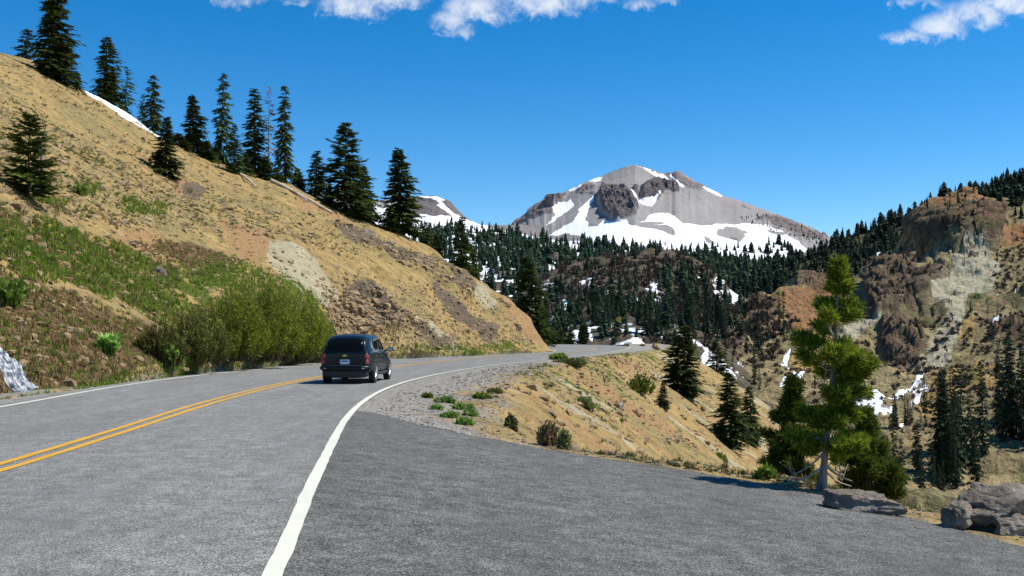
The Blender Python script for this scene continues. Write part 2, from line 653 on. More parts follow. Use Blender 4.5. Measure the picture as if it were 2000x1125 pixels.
MAT['rock'] = mat_rock('grey_boulder', (0.10, 0.078, 0.058), (0.24, 0.205, 0.165), (0.42, 0.39, 0.35), 2.4)
MAT['rocktan'] = mat_rock('tan_stone', (0.20, 0.14, 0.08), (0.36, 0.26, 0.14), (0.5, 0.4, 0.25), 3)
MAT['fir'] = foliage('fir_needles', [(0.018, 0.036, 0.010), (0.047, 0.076, 0.018), (0.13, 0.155, 0.035)], 0.28)
MAT['firfar'] = foliage('far_conifer_needles', [(0.010, 0.024, 0.015), (0.020, 0.044, 0.024), (0.06, 0.088, 0.032)], 0.12, patch=0.03)
MAT['firyel'] = foliage('yellow_green_fir_needles', [(0.022, 0.038, 0.008), (0.06, 0.085, 0.015), (0.14, 0.15, 0.025)], 0.25)  # yellower needles of the young conifers and the bushy pine
MAT['firdead'] = foliage('dead_red_needles', [(0.06, 0.025, 0.018), (0.14, 0.05, 0.035), (0.2, 0.09, 0.06)], 0.1)
MAT['pine'] = foliage('pine_needles', [(0.035, 0.052, 0.007), (0.14, 0.175, 0.014), (0.34, 0.35, 0.03)], 0.33, 0.6, 2.2)
MAT['pinelow'] = foliage('pine_needles_painted_shade', [(0.022, 0.036, 0.006), (0.065, 0.09, 0.011), (0.17, 0.185, 0.02)], 0.28, 0.6, 2.2)  # darker copy of the pine needles, shade put into the colour
MAT['willow'] = foliage('willow_leaves', [(0.08, 0.105, 0.012), (0.20, 0.235, 0.022), (0.37, 0.38, 0.05)], 0.3, .7, .45)
MAT['willowdry'] = foliage('budding_twigs', [(0.075, 0.065, 0.02), (0.14, 0.14, 0.025), (0.22, 0.22, 0.05)], 0.25, .7, .45)
MAT['lily'] = foliage('broad_bright_leaves', [(0.10, 0.19, 0.025), (0.19, 0.33, 0.05), (0.40, 0.52, 0.16)], 0.35, .5, 2)
MAT['grass'] = foliage('slope_grass', [(0.08, 0.135, 0.014), (0.16, 0.23, 0.028), (0.30, 0.32, 0.07)], 0.35, .8, .3)
MAT['dry'] = foliage('dry_grass', [(0.10, 0.06, 0.025), (0.25, 0.165, 0.07), (0.46, 0.36, 0.18)], 0.25, .8, .6)
MAT['sage'] = foliage('sage_shrub_leaves', [(0.075, 0.09, 0.028), (0.16, 0.185, 0.065), (0.29, 0.31, 0.13)], 0.25, .8, .6)
MAT['brush'] = foliage('bare_brush_twigs', [(0.06, 0.046, 0.034), (0.14, 0.108, 0.08), (0.26, 0.21, 0.155)], 0.05, .9, .05)


def mat_bark(name, a, b):
    t = NT(name)
    p = t.obj()
    n = t.noise(t.scalev(p, (9, 9, 1.2)), 1.6, 5, .7)
    t.color(t.ramp(n, [(0.3, a), (0.7, b)])).set(Roughness=0.95)
    t.bump(n, 0.9, 0.05)
    return t.m


MAT['bark'] = mat_bark('conifer_bark', (0.045, 0.034, 0.027), (0.14, 0.11, 0.09))
MAT['barkgrey'] = mat_bark('weathered_bark', (0.15, 0.12, 0.10), (0.42, 0.36, 0.31))
MAT['deadwood'] = mat_bark('bleached_wood', (0.30, 0.24, 0.17), (0.62, 0.54, 0.42))
MAT['twig'] = mat_bark('willow_stems', (0.05, 0.035, 0.025), (0.16, 0.115, 0.07))

# ------------------------------------------------------------------ near ground: road, pullout, embankment
ZR = [(-60, 0), (73, 0), (93, -.12), (120, -.21), (148, -.13), (172, .19), (230, .9)]


def zr(y):
    return smooth_ip(y, ZR)


# white line on the right of the road, world x for each y
XW = [(-40, 0.6), (-10, -0.4), (3, -1.15), (7.02, -1.59), (8.57, -1.81), (10.7, -2.08), (13.7, -2.45), (16.5, -2.80), (20.4, -3.22), (24.6, -3.52),
      (28.7, -3.68), (31.9, -3.66), (36.7, -3.42), (45.8, -2.35), (54, -1.08), (62, .62), (73, 3.0), (93, 7.2), (120, 12.0), (148, 16.9), (175, 20)]
XB = [(-40, 16), (-5, 9), (5, 7.6), (11.2, 6.6), (13.2, 6.0), (15, 5.0), (16, 3.7), (17, 2.0), (18, .5), (20, -.35), (23, -.8), (29, -.75), (36, -.3), (41, .15),
      (58, 2.2), (73, 4.4), (93, 8.9), (120, 15.2), (138, 20), (150, 24), (168, 26), (175, 26)]
TILT = 0.10


def xw(y):
    y = np.asarray(y, float)
    k = np.clip(np.abs(y) * .13, .5, 4)
    return sum(smooth_ip(y + d * k, XW) * w for d, w in ((-1, .15), (-.5, .22), (0, .26), (.5, .22), (1, .15)))


def break_dist(x, y):
    """signed distance to the break of slope, positive on the valley side"""
    d = np.full(np.shape(x), 1e9)
    for (y1, x1), (y2, x2) in zip(XB[:-1], XB[1:]):
        ex, ey = x2 - x1, y2 - y1
        t = np.clip(((x - x1) * ex + (y - y1) * ey) / (ex * ex + ey * ey), 0, 1)
        d = np.minimum(d, np.hypot(x - x1 - t * ex, y - y1 - t * ey))
    return np.where(x > ip(y, XB), d, -d)


def Hr(x, y):
    """height on the right of the white line"""
    x, y = np.broadcast_arrays(np.asarray(x, float), np.asarray(y, float))
    a = np.maximum(0, np.minimum(x, ip(y, XB)) - xw(y))
    z = zr(y) - TILT * a * np.clip((45 - y) / 20, 0.15, 1)
    d = break_dist(x, y)
    s = np.where(d > 0, d * d / (d + 0.9), 0)
    s = np.where(s > 30, 30 + (s - 30) * 0.5, s)
    return z - 0.70 * s


def hit(px, py, fun=None, ymax=178.0):
    """where the view ray through a pixel of the photograph meets the near ground"""
    fun = fun or (lambda x, y: np.where(x < xw(y), zr(y), Hr(x, y)))
    ys = np.concatenate([np.arange(4, 60, .05), np.arange(60, ymax, .2)])
    P = Pw(px, py, ys)
    g = fun(P[:, 0], P[:, 1])
    below = np.nonzero(P[:, 2] < g)[0]
    i = below[0] if len(below) else len(ys) - 1
    p = P[i].copy()
    p[2] = float(fun(p[0:1], p[1:2])[0])
    return p


def resample(poly, step):
    poly = np.asarray(poly, float)
    # smooth (Catmull-Rom) then even steps
    n = len(poly)
    t = np.concatenate([[0], np.cumsum(np.linalg.norm(np.diff(poly, axis=0), axis=1))])
    m = max(2, int(t[-1] / step))
    tt = np.linspace(0, t[-1], m)
    return np.stack([smooth_ip(tt, np.stack([t, poly[:, k]], 1)) for k in range(poly.shape[1])], 1)


right_edge = [(float(xw(y)), y) for y in list(range(-40, 4, 4)) + list(range(4, 40, 3)) + list(range(40, 149, 9))] + [(17.6, 156), (15, 164), (9, 169.5), (0, 172), (-14, 173), (-40, 173)]
lw = [hit(px, py) for px, py in ((0, 795), (248, 752), (400, 732), (600, 714))]
left_edge = [(-8.2, -40), (-9.2, -10), (-10.4, 8)] + [(p[0], p[1]) for p in lw] + [(-7.6, 72), (-3.9, 86), (0.5, 99), (4.3, 116), (5.3, 127), (3.6, 137), (-1, 143.5), (-9, 147), (-40, 150)]
yl = [hit(px, py) for px, py in ((0, 914), (208, 850), (400, 789), (610, 739), (769, 716.6), (842, 707.7))]
centre = [(-3.9, -40), (-5.2, -10), (-5.9, 3)] + [(p[0], p[1]) for p in yl] + [(-2.6, 75), (1.0, 90), (5.5, 108), (9.6, 128), (11.2, 141), (9, 152), (2, 158), (-12, 161), (-40, 162)]
right_edge, left_edge, centre = [resample(p, .4) for p in (right_edge, left_edge, centre)]


def offset_line(line, off):
    t = np.gradient(line, axis=0)
    t /= np.linalg.norm(t, axis=1)[:, None]
    nrm = np.stack([t[:, 1], -t[:, 0]], 1)       # right-hand side
    return line + nrm * off


def zroad(x, y):
    return zr(y) - 0.0 * x


def strip(name, a, b, mat, lift, nx=2, ground=zroad):
    n = max(len(a), len(b))
    f = lambda L: np.stack([np.interp(np.linspace(0, 1, n), np.linspace(0, 1, len(L)), L[:, k]) for k in (0, 1)], 1)
    a, b = f(a), f(b)
    t = np.linspace(0, 1, nx)[None, :, None]
    P = a[:, None] * (1 - t) + b[:, None] * t
    z = ground(P[..., 0], P[..., 1]) + lift
    V = np.concatenate([P, z[..., None]], -1)
    return npmesh(name, V, [gridfaces(n, nx)[:, ::-1]], mat)


# a road strip laid across matching stations of its two edges
L_out, R_out = offset_line(left_edge, -0.45), offset_line(right_edge, 0.06)
road = link('road', strip('road', L_out, R_out, MAT['road'], 0.0, 26))
tag(road, 'grey two lane mountain road curving right then left round the hill', 'road', kind='structure')


def line_obj(name, line, half, mat, label, jit=0.0, lift=0.008, y0=-30):
    line = line[line[:, 1] > y0] if y0 else line
    a, b = offset_line(line, -half), offset_line(line, half)
    if jit:
        k = np.concatenate([line, 0 * line[:, :1]], 1)
        a = a + (fbm(k, .5, 3, 3) * jit)[:, None]
        b = b + (fbm(k, .5, 3, 9) * jit)[:, None]
    o = link(name, strip(name, a, b, mat, lift, 3))
    return tag(o, label, 'road marking')


fine = lambda L: resample(L, .12)
r_f, l_f, c_f = fine(right_edge), fine(left_edge), fine(centre)
line_obj('white_edge_line', r_f, 0.066, MAT['white'], 'worn white edge line between the road and the dark pullout', 0.012)
line_obj('white_edge_line', l_f, 0.07, MAT['white'], 'white edge line along the grassy foot of the hill', 0.01)
line_obj('yellow_centre_line', offset_line(c_f, -0.14), 0.065, MAT['yellow'], 'left stripe of the double yellow centre line', 0.012)
line_obj('yellow_centre_line', offset_line(c_f, 0.14), 0.065, MAT['yellow'], 'right stripe of the double yellow centre line, nearer the dark car', 0.012)

# asphalt pullout: from the white line to its ragged far and right edge
pe = np.array([(8.6, -40), (7.6, -5), (6.6, 5), (5.75, 11.0), (5.1, 13.0), (3.9, 15.1), (2.5, 16.1), (.9, 17.0), (-.5, 18.1), (-1.6, 19.3), (-2.75, 21.2)])
pe = resample(pe, .15)
pe = pe + (fbm(np.concatenate([pe, 0 * pe[:, :1]], 1), 0.7, 4, 21) * 0.16)[:, None]
yy_ = np.linspace(-40, 21.2, len(pe))
pr = np.stack([xw(yy_) + .02, yy_], 1)
tt = np.linspace(0, 1, len(pe))
pull = link('pullout', strip('pullout', pr, pe, MAT['pull'], 0.004, 40, Hr))
tag(pull, 'dark asphalt pullout beside the white edge line', 'pullout', kind='structure')


def on_asphalt(x, y):
    """inside the pullout outline"""
    poly = [(p[0], p[1]) for p in np.concatenate([pr[::8], pe[::-8]])]
    return inpoly(x, y, poly)


class Sheet:
    """a landform lofted through knot curves that stand at their own real distances"""

    def __init__(self, name, cols, knots, rows, mat, noises=(), masks=None, flow=None, freeze_first=False, back=None):
        K = list(knots)
        nc = len(cols)
        crest = sum(rows)
        parts = []
        for a, b, n in zip(K[:-1], K[1:], rows):
            t = (np.arange(n) / n)[:, None, None]
            parts.append(a[None] * (1 - t) + b[None] * t)
        parts.append(K[-1][None])
        V = np.concatenate(parts)
        nr_front = len(V)
        self.PX, self.PY = proj(V)
        if back is not None:
            V = np.concatenate([V] + [(K[-1] + np.array(o))[None] for o in back])
        PX, PY = proj(V)
        dv = np.gradient(V, axis=0)
        du = np.gradient(V, axis=1)
        N = np.cross(du, dv)
        N /= np.linalg.norm(N, axis=2)[..., None] + 1e-9
        disp = 0
        for f in noises:
            disp = disp + f(V, PX, PY)
        if freeze_first:
            fade = np.clip(np.arange(len(V)) / 6.0, 0, 1)[:, None]
            disp = disp * fade
        V = V + N * np.asarray(disp)[..., None]
        self.V = V[:nr_front]
        attrs = {}
        if masks:
            for k, f in masks.items():
                attrs[k] = f(V, PX, PY).reshape(-1, 4)
        if flow is not None:
            attrs['flow'] = flow(V).reshape(-1, 3)
        me = npmesh(name, V, [gridfaces(len(V), nc)], mat, True, None, attrs)
        self.o = link(name, me)
        self.cols = np.asarray(cols)
        self.N = N

    def at(self, px, py):
        j = int(np.clip(np.searchsorted(self.cols, px), 0, len(self.cols) - 1))
        col = self.PY[:, j]
        i = int(np.argmin(np.abs(col - py)))
        return self.V[i, j]


def blob_mask(PX, PY, V, polys, warp=6.0, scale=None, soft=0):
    """membership in polygons (photo pixels), outline roughened in world space"""
    sc = scale
    w1 = fbm(V, sc, 4, 31) * warp
    w2 = fbm(V, sc, 4, 57) * warp
    m = np.zeros(PX.shape)
    for p in polys:
        m = np.maximum(m, inpoly(PX + w1, PY + w2, p))
    if soft:
        k = soft
        for _ in range(2):
            c = np.cumsum(np.pad(m, ((k + 1, k), (0, 0)), mode='edge'), 0)
            m = (c[2 * k + 1:] - c[:-2 * k - 1]) / (2 * k + 1)
            c = np.cumsum(np.pad(m, ((0, 0), (k + 1, k)), mode='edge'), 1)
            m = (c[:, 2 * k + 1:] - c[:, :-2 * k - 1]) / (2 * k + 1)
    return m


def rgba(*a):
    z = np.zeros_like(next(x for x in a if not np.isscalar(x)))
    return np.stack([z + x for x in a], -1)


# ------------------------------------------------------------------ left hill
hc = np.concatenate([np.arange(-420, -20, 8), np.arange(-20, 1081, 2.0)])
hb_px = [(-420, 842), (-200, 806), (0, 779), (240, 747), (400, 727), (500, 719), (600, 708.5), (680, 704.5), (770, 701.5), (870, 697.3), (1000, 691.5), (1045, 689), (1082, 686.5)]
bpy_ = ip(hc, hb_px)
zb = lambda x, y: zr(y)
hb = np.stack([hit(x, y, zb, 140) for x, y in zip(hc, bpy_)])
hb[:, 2] -= 0.05
crest_px = [(-420, -130), (-200, -5), (0, 108), (60, 128), (110, 156), (150, 178), (200, 203), (250, 226), (300, 252), (350, 275), (400, 300), (450, 318), (500, 338),
            (560, 354), (620, 380), (680, 410), (740, 438), (780, 460), (830, 487), (880, 520), (930, 550), (970, 572), (1000, 592), (1025, 622), (1045, 648), (1060, 668), (1074, 682), (1082, 686)]
cpy = ip(hc, crest_px) + fbm(np.stack([hc, 0 * hc, 0 * hc], 1), 28, 4, 5) * 3.0 * np.clip((1070 - hc) / 80, 0, 1)
cD = ip(hc, [(-420, 92), (0, 98), (400, 106), (800, 115), (1000, 118), (1060, 118), (1082, 117.5)])
hcst = Pw(hc, cpy, cD)
# one knot on top of the cut bank above the road and one mid-slope swell
lpy = ip(hc, [(-420, 470), (0, 490), (150, 520), (300, 560), (450, 580), (560, 570), (650, 592), (800, 634), (950, 666), (1045, 683), (1082, 686.3)])
lD = ip(hc, [(-420, 27), (0, 37), (250, 48), (450, 57), (650, 68), (800, 80), (950, 98), (1045, 111), (1082, 117)])
low = Pw(hc, lpy, lD)
mid = low * .5 + hcst * .5
mid[:, 2] += ip(hc, [(-420, 1.0), (200, 1.0), (600, 1.2), (850, 1.0), (1000, .3), (1082, 0)])

hill_polys = dict(
    green=[[(-420, 470), (-100, 440), (0, 425), (60, 440), (150, 470), (230, 492), (300, 525), (345, 550), (330, 590), (350, 650), (300, 650), (230, 600), (150, 570), (60, 552), (0, 560), (-420, 600)],
           [(225, 400), (320, 412), (310, 437), (228, 432)], [(60, 390), (125, 390), (130, 412), (60, 412)], [(140, 372), (190, 372), (190, 390), (140, 390)],
           [(-420, 800), (0, 752), (120, 748), (300, 722), (480, 705), (600, 695), (650, 690), (650, 712), (420, 729), (240, 750), (0, 782), (-420, 850)],
           [(300, 540), (420, 520), (560, 560), (650, 640), (640, 700), (300, 715)], [(770, 690), (1000, 672), (1050, 684), (1000, 694), (770, 704)], [(340, 545), (480, 540), (560, 590), (380, 580)]],
    brown=[[(-420, 590), (0, 552), (60, 560), (140, 580), (240, 630), (310, 690), (290, 735), (120, 752), (0, 758), (-420, 800)], [(250, 480), (380, 500), (470, 540), (420, 560), (300, 540)]],
    pale=[[(520, 495), (575, 505), (640, 555), (672, 600), (640, 612), (560, 590), (520, 540)], [(800, 600), (850, 640), (900, 690), (870, 690), (820, 650)], [(930, 560), (965, 600), (950, 610), (920, 580)]],
    orange=[[(195, 458), (300, 468), (335, 500), (255, 508)], [(425, 420), (520, 465), (515, 545), (455, 520)], [(330, 320), (390, 355), (420, 380), (370, 375)],
            [(955, 562), (1012, 590), (1045, 645), (1062, 672), (1030, 670), (990, 640)], [(690, 560), (760, 600), (790, 640), (740, 640)], [(560, 360), (700, 430), (690, 445), (570, 385)]],
    rock=[[(640, 420), (720, 445), (765, 480), (860, 520), (925, 570), (900, 585), (820, 545), (735, 500), (650, 440)], [(820, 555), (900, 612), (972, 648), (955, 676), (900, 655), (850, 600)],
          [(636, 588), (690, 572), (740, 590), (788, 632), (765, 655), (640, 660)], [(365, 345), (415, 365), (400, 385), (370, 370)], [(425, 385), (465, 400), (450, 412), (430, 405)], [(800, 620), (880, 670), (860, 690), (790, 650)],
          [(0, 470), (40, 475), (40, 500), (0, 500)], [(280, 545), (330, 540), (330, 580), (290, 575)]],
    snow=[[(146, 170), (182, 180), (232, 205), (292, 232), (292, 245), (270, 250), (318, 270), (314, 276), (282, 258), (222, 228), (168, 196)]])


def hill_noise(V, PX, PY):
    rock = blob_mask(PX, PY, V, hill_polys['rock'], 10, 5.0, 4)
    cut = np.clip((PX - 600) / 80, 0, 1) * np.clip((PY - 470) / 90, 0, 1)
    big = fbm(V, 22, 3, 2) * 1.3 * np.clip((1060 - PX) / 200, 0, 1)
    sm = fbm(V, 2.8, 4, 4) * (0.22 + 0.3 * rock + .25 * cut)
    rd = fbm(V, 3.6, 4, 8, .5, True) * (0.6 * rock + 0.4 * cut + .04)
    left = np.clip((560 - PX) / 80, 0, 1) * np.clip((PY - 470) / 60, 0, 1)
    lump = fbm(V, 2.6, 3, 12) * .35 * left
    edge = np.clip((1082 - PX) / 60, 0, 1)
    return (big + sm + rd + lump) * edge


def hill_m1(V, PX, PY):
    return rgba(blob_mask(PX, PY, V, hill_polys['snow'], 5, 3.0), blob_mask(PX, PY, V, hill_polys['green'], 34, 5, 7),
                blob_mask(PX, PY, V, hill_polys['rock'], 24, 4, 5), blob_mask(PX, PY, V, hill_polys['pale'], 22, 4, 4))


def hill_m2(V, PX, PY):
    g = np.clip((4 - np.arange(len(V))) / 4, 0, 1)[:, None] + 0 * PX
    return rgba(blob_mask(PX, PY, V, hill_polys['orange'], 24, 4, 6), blob_mask(PX, PY, V, hill_polys['brown'], 30, 5, 7), g, 0)


FD = np.array([66, -10, -36.0])
FD /= np.linalg.norm(FD)
hill = Sheet('hillside', hc, [hb, low, mid, hcst], (110, 110, 110), MAT['hill'], [hill_noise], dict(m1=hill_m1, m2=hill_m2),
             lambda V: np.stack([V @ FD, V @ np.array([.16, .97, .03]), 0 * V[..., 0]], -1), True, [(-1, 6, -.8), (-2, 16, -5), (-4, 40, -26), (-6, 60, -40)])
tag(hill.o, 'tan grassy hillside rising steeply left of the road', 'hillside', kind='structure')

# ------------------------------------------------------------------ right embankment (gravel shoulder, dirt edge, fill slope)
ey = np.concatenate([np.arange(-40, 4, 1.5), np.arange(4, 30, .16), np.arange(30, 80, .4), np.arange(80, 178, .9)])
eo = np.concatenate([np.linspace(-0.03, 2, 19), np.linspace(2.1, 14, 120), np.geomspace(14.3, 150, 110)])
EX = xw(ey)[:, None] + eo[None]
EYY = np.broadcast_to(ey[:, None], EX.shape)
EZ = Hr(EX, EYY)
ED = break_dist(EX, EYY)
P3 = np.stack([EX, EYY, EZ], -1)
on = on_asphalt(EX, EYY)
slope_w = np.clip(ED / 1.5, 0, 1)
lift = fbm(P3, 3.0, 4, 41) * .38 * slope_w + fbm(P3 * np.array([.45, 1.6, .45]), 1.1, 4, 44, .55, True) * .20 * slope_w + fbm(P3, .35, 3, 43) * .03 * np.clip((eo - .3) / .6, 0, 1)[None]
lift = np.where(on, -0.06, lift - 0.012)
lift = lift + fbm(P3, 14, 3, 47) * 1.2 * np.clip(ED / 10, 0, 1)
EZ = EZ + lift
far_w = np.clip((EYY - 40) / 30, 0, 1)
grav = np.clip(1 - (ED + 1.1 + fbm(P3, 1.3, 4, 45) * 1.8) / 1.3, 0, 1) * np.clip((EYY - 16.5) / 1.5, 0, 1)
grav = np.maximum(grav, np.clip(1 - (EX - xw(EYY) - .7) / .5, 0, 1))
grav = np.maximum(grav, .75 * np.clip(1 - np.abs(ED + 1.1) / .5, 0, 1) * (EYY < 17))
grn = np.clip(fbm(P3, 3.2, 4, 46) * 2.2 + .25, 0, 1) * np.clip(1 - (ED - 3.2) / 3.0, 0, 1) * np.clip((ED + 1.6) / .8, 0, 1) * np.clip((EYY - 34) / 8, 0, 1)
grn = np.maximum(grn, np.clip(fbm(P3, 6, 4, 49) * 2 - .15, 0, .6) * np.clip((ED - 3) / 4, 0, 1))
rck = np.clip(fbm(P3, 2.4, 4, 48) * 3 - 1.0, 0, 1) * slope_w
org = np.clip(fbm(P3 * np.array([.4, 1.3, .4]), 4.0, 3, 50) * 2.2, 0, .75) * slope_w
pal = np.clip(fbm(P3 * np.array([.4, 1.3, .4]), 3.4, 3, 51) * 2.2 - .1, 0, .85) * slope_w
m1 = rgba(0 * ED, grn, rck, pal).reshape(-1, 4)
m2 = rgba(org, 0 * ED, grav, 0).reshape(-1, 4)
EV = np.stack([EX, EYY, EZ], -1)
fl_ = np.stack([EX, EYY, 0 * EX], -1).reshape(-1, 3)
emb = link('embankment', npmesh('embankment', EV, [gridfaces(*EX.shape)[:, ::-1]], MAT['hill'], True, None, dict(m1=m1, m2=m2, flow=fl_)))
tag(emb, 'sandy fill slope and gravel shoulder dropping into the valley', 'embankment', kind='structure')

# verge left of the road: gravel lip and ground behind the road's far bend
lv = offset_line(left_edge, -.40)
lv2 = offset_line(left_edge, -2.6)
vg = link('gravel_verge', strip('gravel_verge', lv2, lv, MAT['hill'], -0.02, 8))
nv = len(vg.data.vertices)
at_ = vg.data.attributes.new('m2', 'FLOAT_COLOR', 'POINT')
at_.data.foreach_set('color', np.tile(np.array([0, 0, 1, 0], np.float32), nv))
at_ = vg.data.attributes.new('m1', 'FLOAT_COLOR', 'POINT')
at_.data.foreach_set('color', np.tile(np.array([0, .55, 0, 0], np.float32), nv))
tag(vg, 'thin strip of gravel and grass beside the left edge line', 'verge', kind='structure')

# ------------------------------------------------------------------ far country
ground_me = npmesh('ground', [(-20000, -20000, -70), (20000, -20000, -70), (20000, 20000, -70), (-20000, 20000, -70)], [np.array([[0, 1, 2, 3]])], MAT['scrub'])
tag(link('ground', ground_me), 'valley floor far below the road', 'ground', kind='structure')
flowxyz = lambda V: np.stack([V[..., 0], V[..., 2], V[..., 1] * .3], -1)

# --- the snow-streaked volcanic peak
pc = np.arange(930, 1760, 1.0)
pk = [(930, 470), (960, 458), (985, 447), (1000, 437), (1020, 420), (1045, 398), (1060, 391), (1075, 384), (1090, 381), (1105, 375), (1130, 361), (1160, 349), (1200, 333), (1225, 324), (1241, 321), (1260, 326),
      (1290, 337), (1305, 338), (1318, 333), (1330, 335), (1345, 346), (1358, 355), (1375, 362), (1410, 381), (1460, 397), (1500, 412), (1540, 427), (1580, 443), (1610, 456), (1640, 470), (1760, 505)]
pcr = ip(pc, pk) + fbm(np.stack([pc, 0 * pc, 0 * pc], 1), 9, 4, 61) * ip(pc, [(930, 5), (1085, 5), (1120, 1), (1295, 1), (1312, 4), (1380, 3), (1420, 1), (1540, 2), (1640, 6)])
K0 = Pw(pc, ip(pc, [(930, 575), (1760, 575)]), 3300)
K1 = Pw(pc, pcr + (520 - pcr) * .62, ip(pc, [(930, 4500), (1240, 4150), (1760, 4500)]))
K2 = Pw(pc, pcr + (520 - pcr) * .30, ip(pc, [(930, 4750), (1240, 4600), (1760, 4750)]))
K3 = Pw(pc, pcr, 5000)
peak_snow = [[(1068, 456), (1118, 432), (1132, 402), (1150, 384), (1158, 378), (1157, 390), (1147, 405), (1145, 425), (1150, 440), (1168, 440), (1175, 428), (1200, 432), (1224, 426), (1230, 436), (1250, 447), (1275, 448), (1262, 432),
              (1244, 432), (1262, 430), (1270, 416), (1285, 411), (1302, 412), (1318, 420), (1332, 435), (1360, 436), (1390, 440), (1400, 437), (1430, 433), (1480, 434), (1500, 436), (1530, 450), (1540, 460), (1560, 470), (1575, 488), (1560, 505), (1400, 500), (1250, 485), (1150, 475)],
             [(1066, 438), (1085, 420), (1078, 403), (1100, 394), (1117, 385), (1120, 396), (1108, 412), (1085, 428)],
             [(1242, 322), (1262, 329), (1300, 342), (1330, 358), (1318, 359), (1290, 346), (1262, 331)], [(1310, 340), (1342, 360), (1338, 362), (1318, 350)], [(1372, 364), (1412, 380), (1408, 384), (1380, 371)],
             [(1110, 372), (1140, 358), (1136, 366), (1114, 376)], [(1150, 352), (1178, 346), (1170, 353), (1152, 357)], [(1203, 362), (1222, 358), (1220, 366), (1205, 364)], [(1232, 378), (1248, 388), (1248, 400), (1238, 392)],
             [(1250, 388), (1285, 386), (1275, 397), (1255, 395)], [(1012, 446), (1022, 440), (1020, 446)], [(1280, 376), (1292, 378), (1285, 384)]]
peak_holes = [[(1240, 438), (1262, 434), (1305, 440), (1322, 452), (1318, 460), (1290, 452), (1262, 446)], [(1400, 446), (1440, 442), (1465, 452), (1445, 470), (1425, 462), (1400, 456)], [(1376, 460), (1390, 462), (1396, 472), (1380, 470)],
              [(1500, 447), (1540, 455), (1530, 462), (1505, 455)], [(1068, 456), (1110, 452), (1140, 456), (1150, 464), (1080, 464)], [(1255, 432), (1290, 430), (1310, 436), (1270, 436)]]
peak_dark = [[(1170, 385), (1178, 366), (1200, 362), (1225, 368), (1240, 384), (1248, 402), (1240, 418), (1215, 429), (1195, 424), (1178, 410)], [(1250, 375), (1258, 358), (1275, 353), (1320, 358), (1330, 368), (1290, 376), (1284, 388), (1262, 390), (1249, 384)],
             [(1234, 364), (1244, 366), (1246, 380), (1238, 382)], [(1068, 385), (1085, 379), (1110, 376), (1085, 400), (1066, 402)]]
peak_brown = [[(975, 452), (1000, 437), (1045, 398), (1075, 384), (1112, 375), (1090, 395), (1075, 412), (1040, 425), (1010, 440)], [(1295, 338), (1320, 331), (1345, 345), (1385, 366), (1350, 362)], [(1500, 414), (1560, 436), (1620, 460), (1600, 470), (1540, 450), (1480, 425)], [(1130, 362), (1165, 358), (1160, 372), (1130, 375)]]


def pk_noise(V, PX, PY):
    d = blob_mask(PX, PY, V, peak_dark, 3, 120, 4)
    b = blob_mask(PX, PY, V, peak_brown, 5, 90, 3)
    fade = np.clip((PY - pcr[None]) / 14, 0.1, 1)
    gul = fbm(V * np.array([1, .25, .4]), 130, 3, 64, .5, True)
    return fade * (fbm(V, 700, 3, 62) * 40 + gul * 1.5) + fade * (d * (26 + fbm(V * np.array([1, 1, .4]), 70, 4, 65, .6, True) * 30) + b * fbm(V, 80, 4, 66, .6, True) * 16)


def pk_m1(V, PX, PY):
    s = blob_mask(PX, PY, V, peak_snow, 4.5, 70)
    h = blob_mask(PX, PY, V, peak_holes, 7, 60)
    spk = fbm(V, 45, 3, 68) * np.clip((PX - 1350) / 100, 0, 1)
    return rgba(s * (1 - h), blob_mask(PX, PY, V, peak_dark, 5, 60, 1), blob_mask(PX, PY, V, peak_brown, 12, 60, 3) + (spk > .42) * .9, 0)


peak = Sheet('mountain', pc, [K0, K1, K2, K3], (90, 110, 110), MAT['peak'], [pk_noise], dict(m1=pk_m1), lambda V: np.stack([V[..., 0], V[..., 2], V[..., 1] * .1], -1), back=[(0, 300, -60), (0, 1500, -700)])
tag(peak.o, 'grey volcanic peak streaked with snow', 'mountain', kind='structure')

# --- small dark summit seen past the hill
kc = np.arange(560, 1060, 1.5)
kk = [(560, 392), (600, 384), (640, 378), (680, 381), (740, 392), (780, 390), (812, 385), (845, 382), (862, 386), (880, 394), (895, 410), (910, 425), (935, 438), (1000, 460), (1060, 480)]
kcr = ip(kc, kk) + fbm(np.stack([kc, 0 * kc, 0 * kc], 1), 12, 4, 71) * 2.0
knob_snow = [[(812, 384), (850, 381), (868, 388), (862, 396), (880, 412), (902, 424), (890, 428), (866, 414), (852, 398), (835, 390)], [(780, 425), (900, 428), (960, 445), (1000, 470), (780, 470)], [(700, 405), (790, 410), (790, 470), (700, 470)]]
knob = Sheet('summit_knob', kc, [Pw(kc, 520, 2300), Pw(kc, 440, 2750), Pw(kc, kcr, 3000)], (40, 60), MAT['peak'],
             [lambda V, PX, PY: fbm(V, 120, 4, 73, .55, True) * 14 * np.clip((PY - kcr[None]) / 8, .1, 1)],
             dict(m1=lambda V, PX, PY: rgba(blob_mask(PX, PY, V, knob_snow, 9, 60), .8 * blob_mask(PX, PY, V, [[(790, 380), (930, 380), (960, 450), (790, 450)]], 3, 60, 3), .6 * (PX > 780), 0)),
             lambda V: np.stack([V[..., 0], V[..., 2], V[..., 1] * .1], -1), back=[(0, 200, -80), (0, 800, -500)])
tag(knob.o, 'small dark snow-capped summit behind the hill', 'mountain', kind='structure')

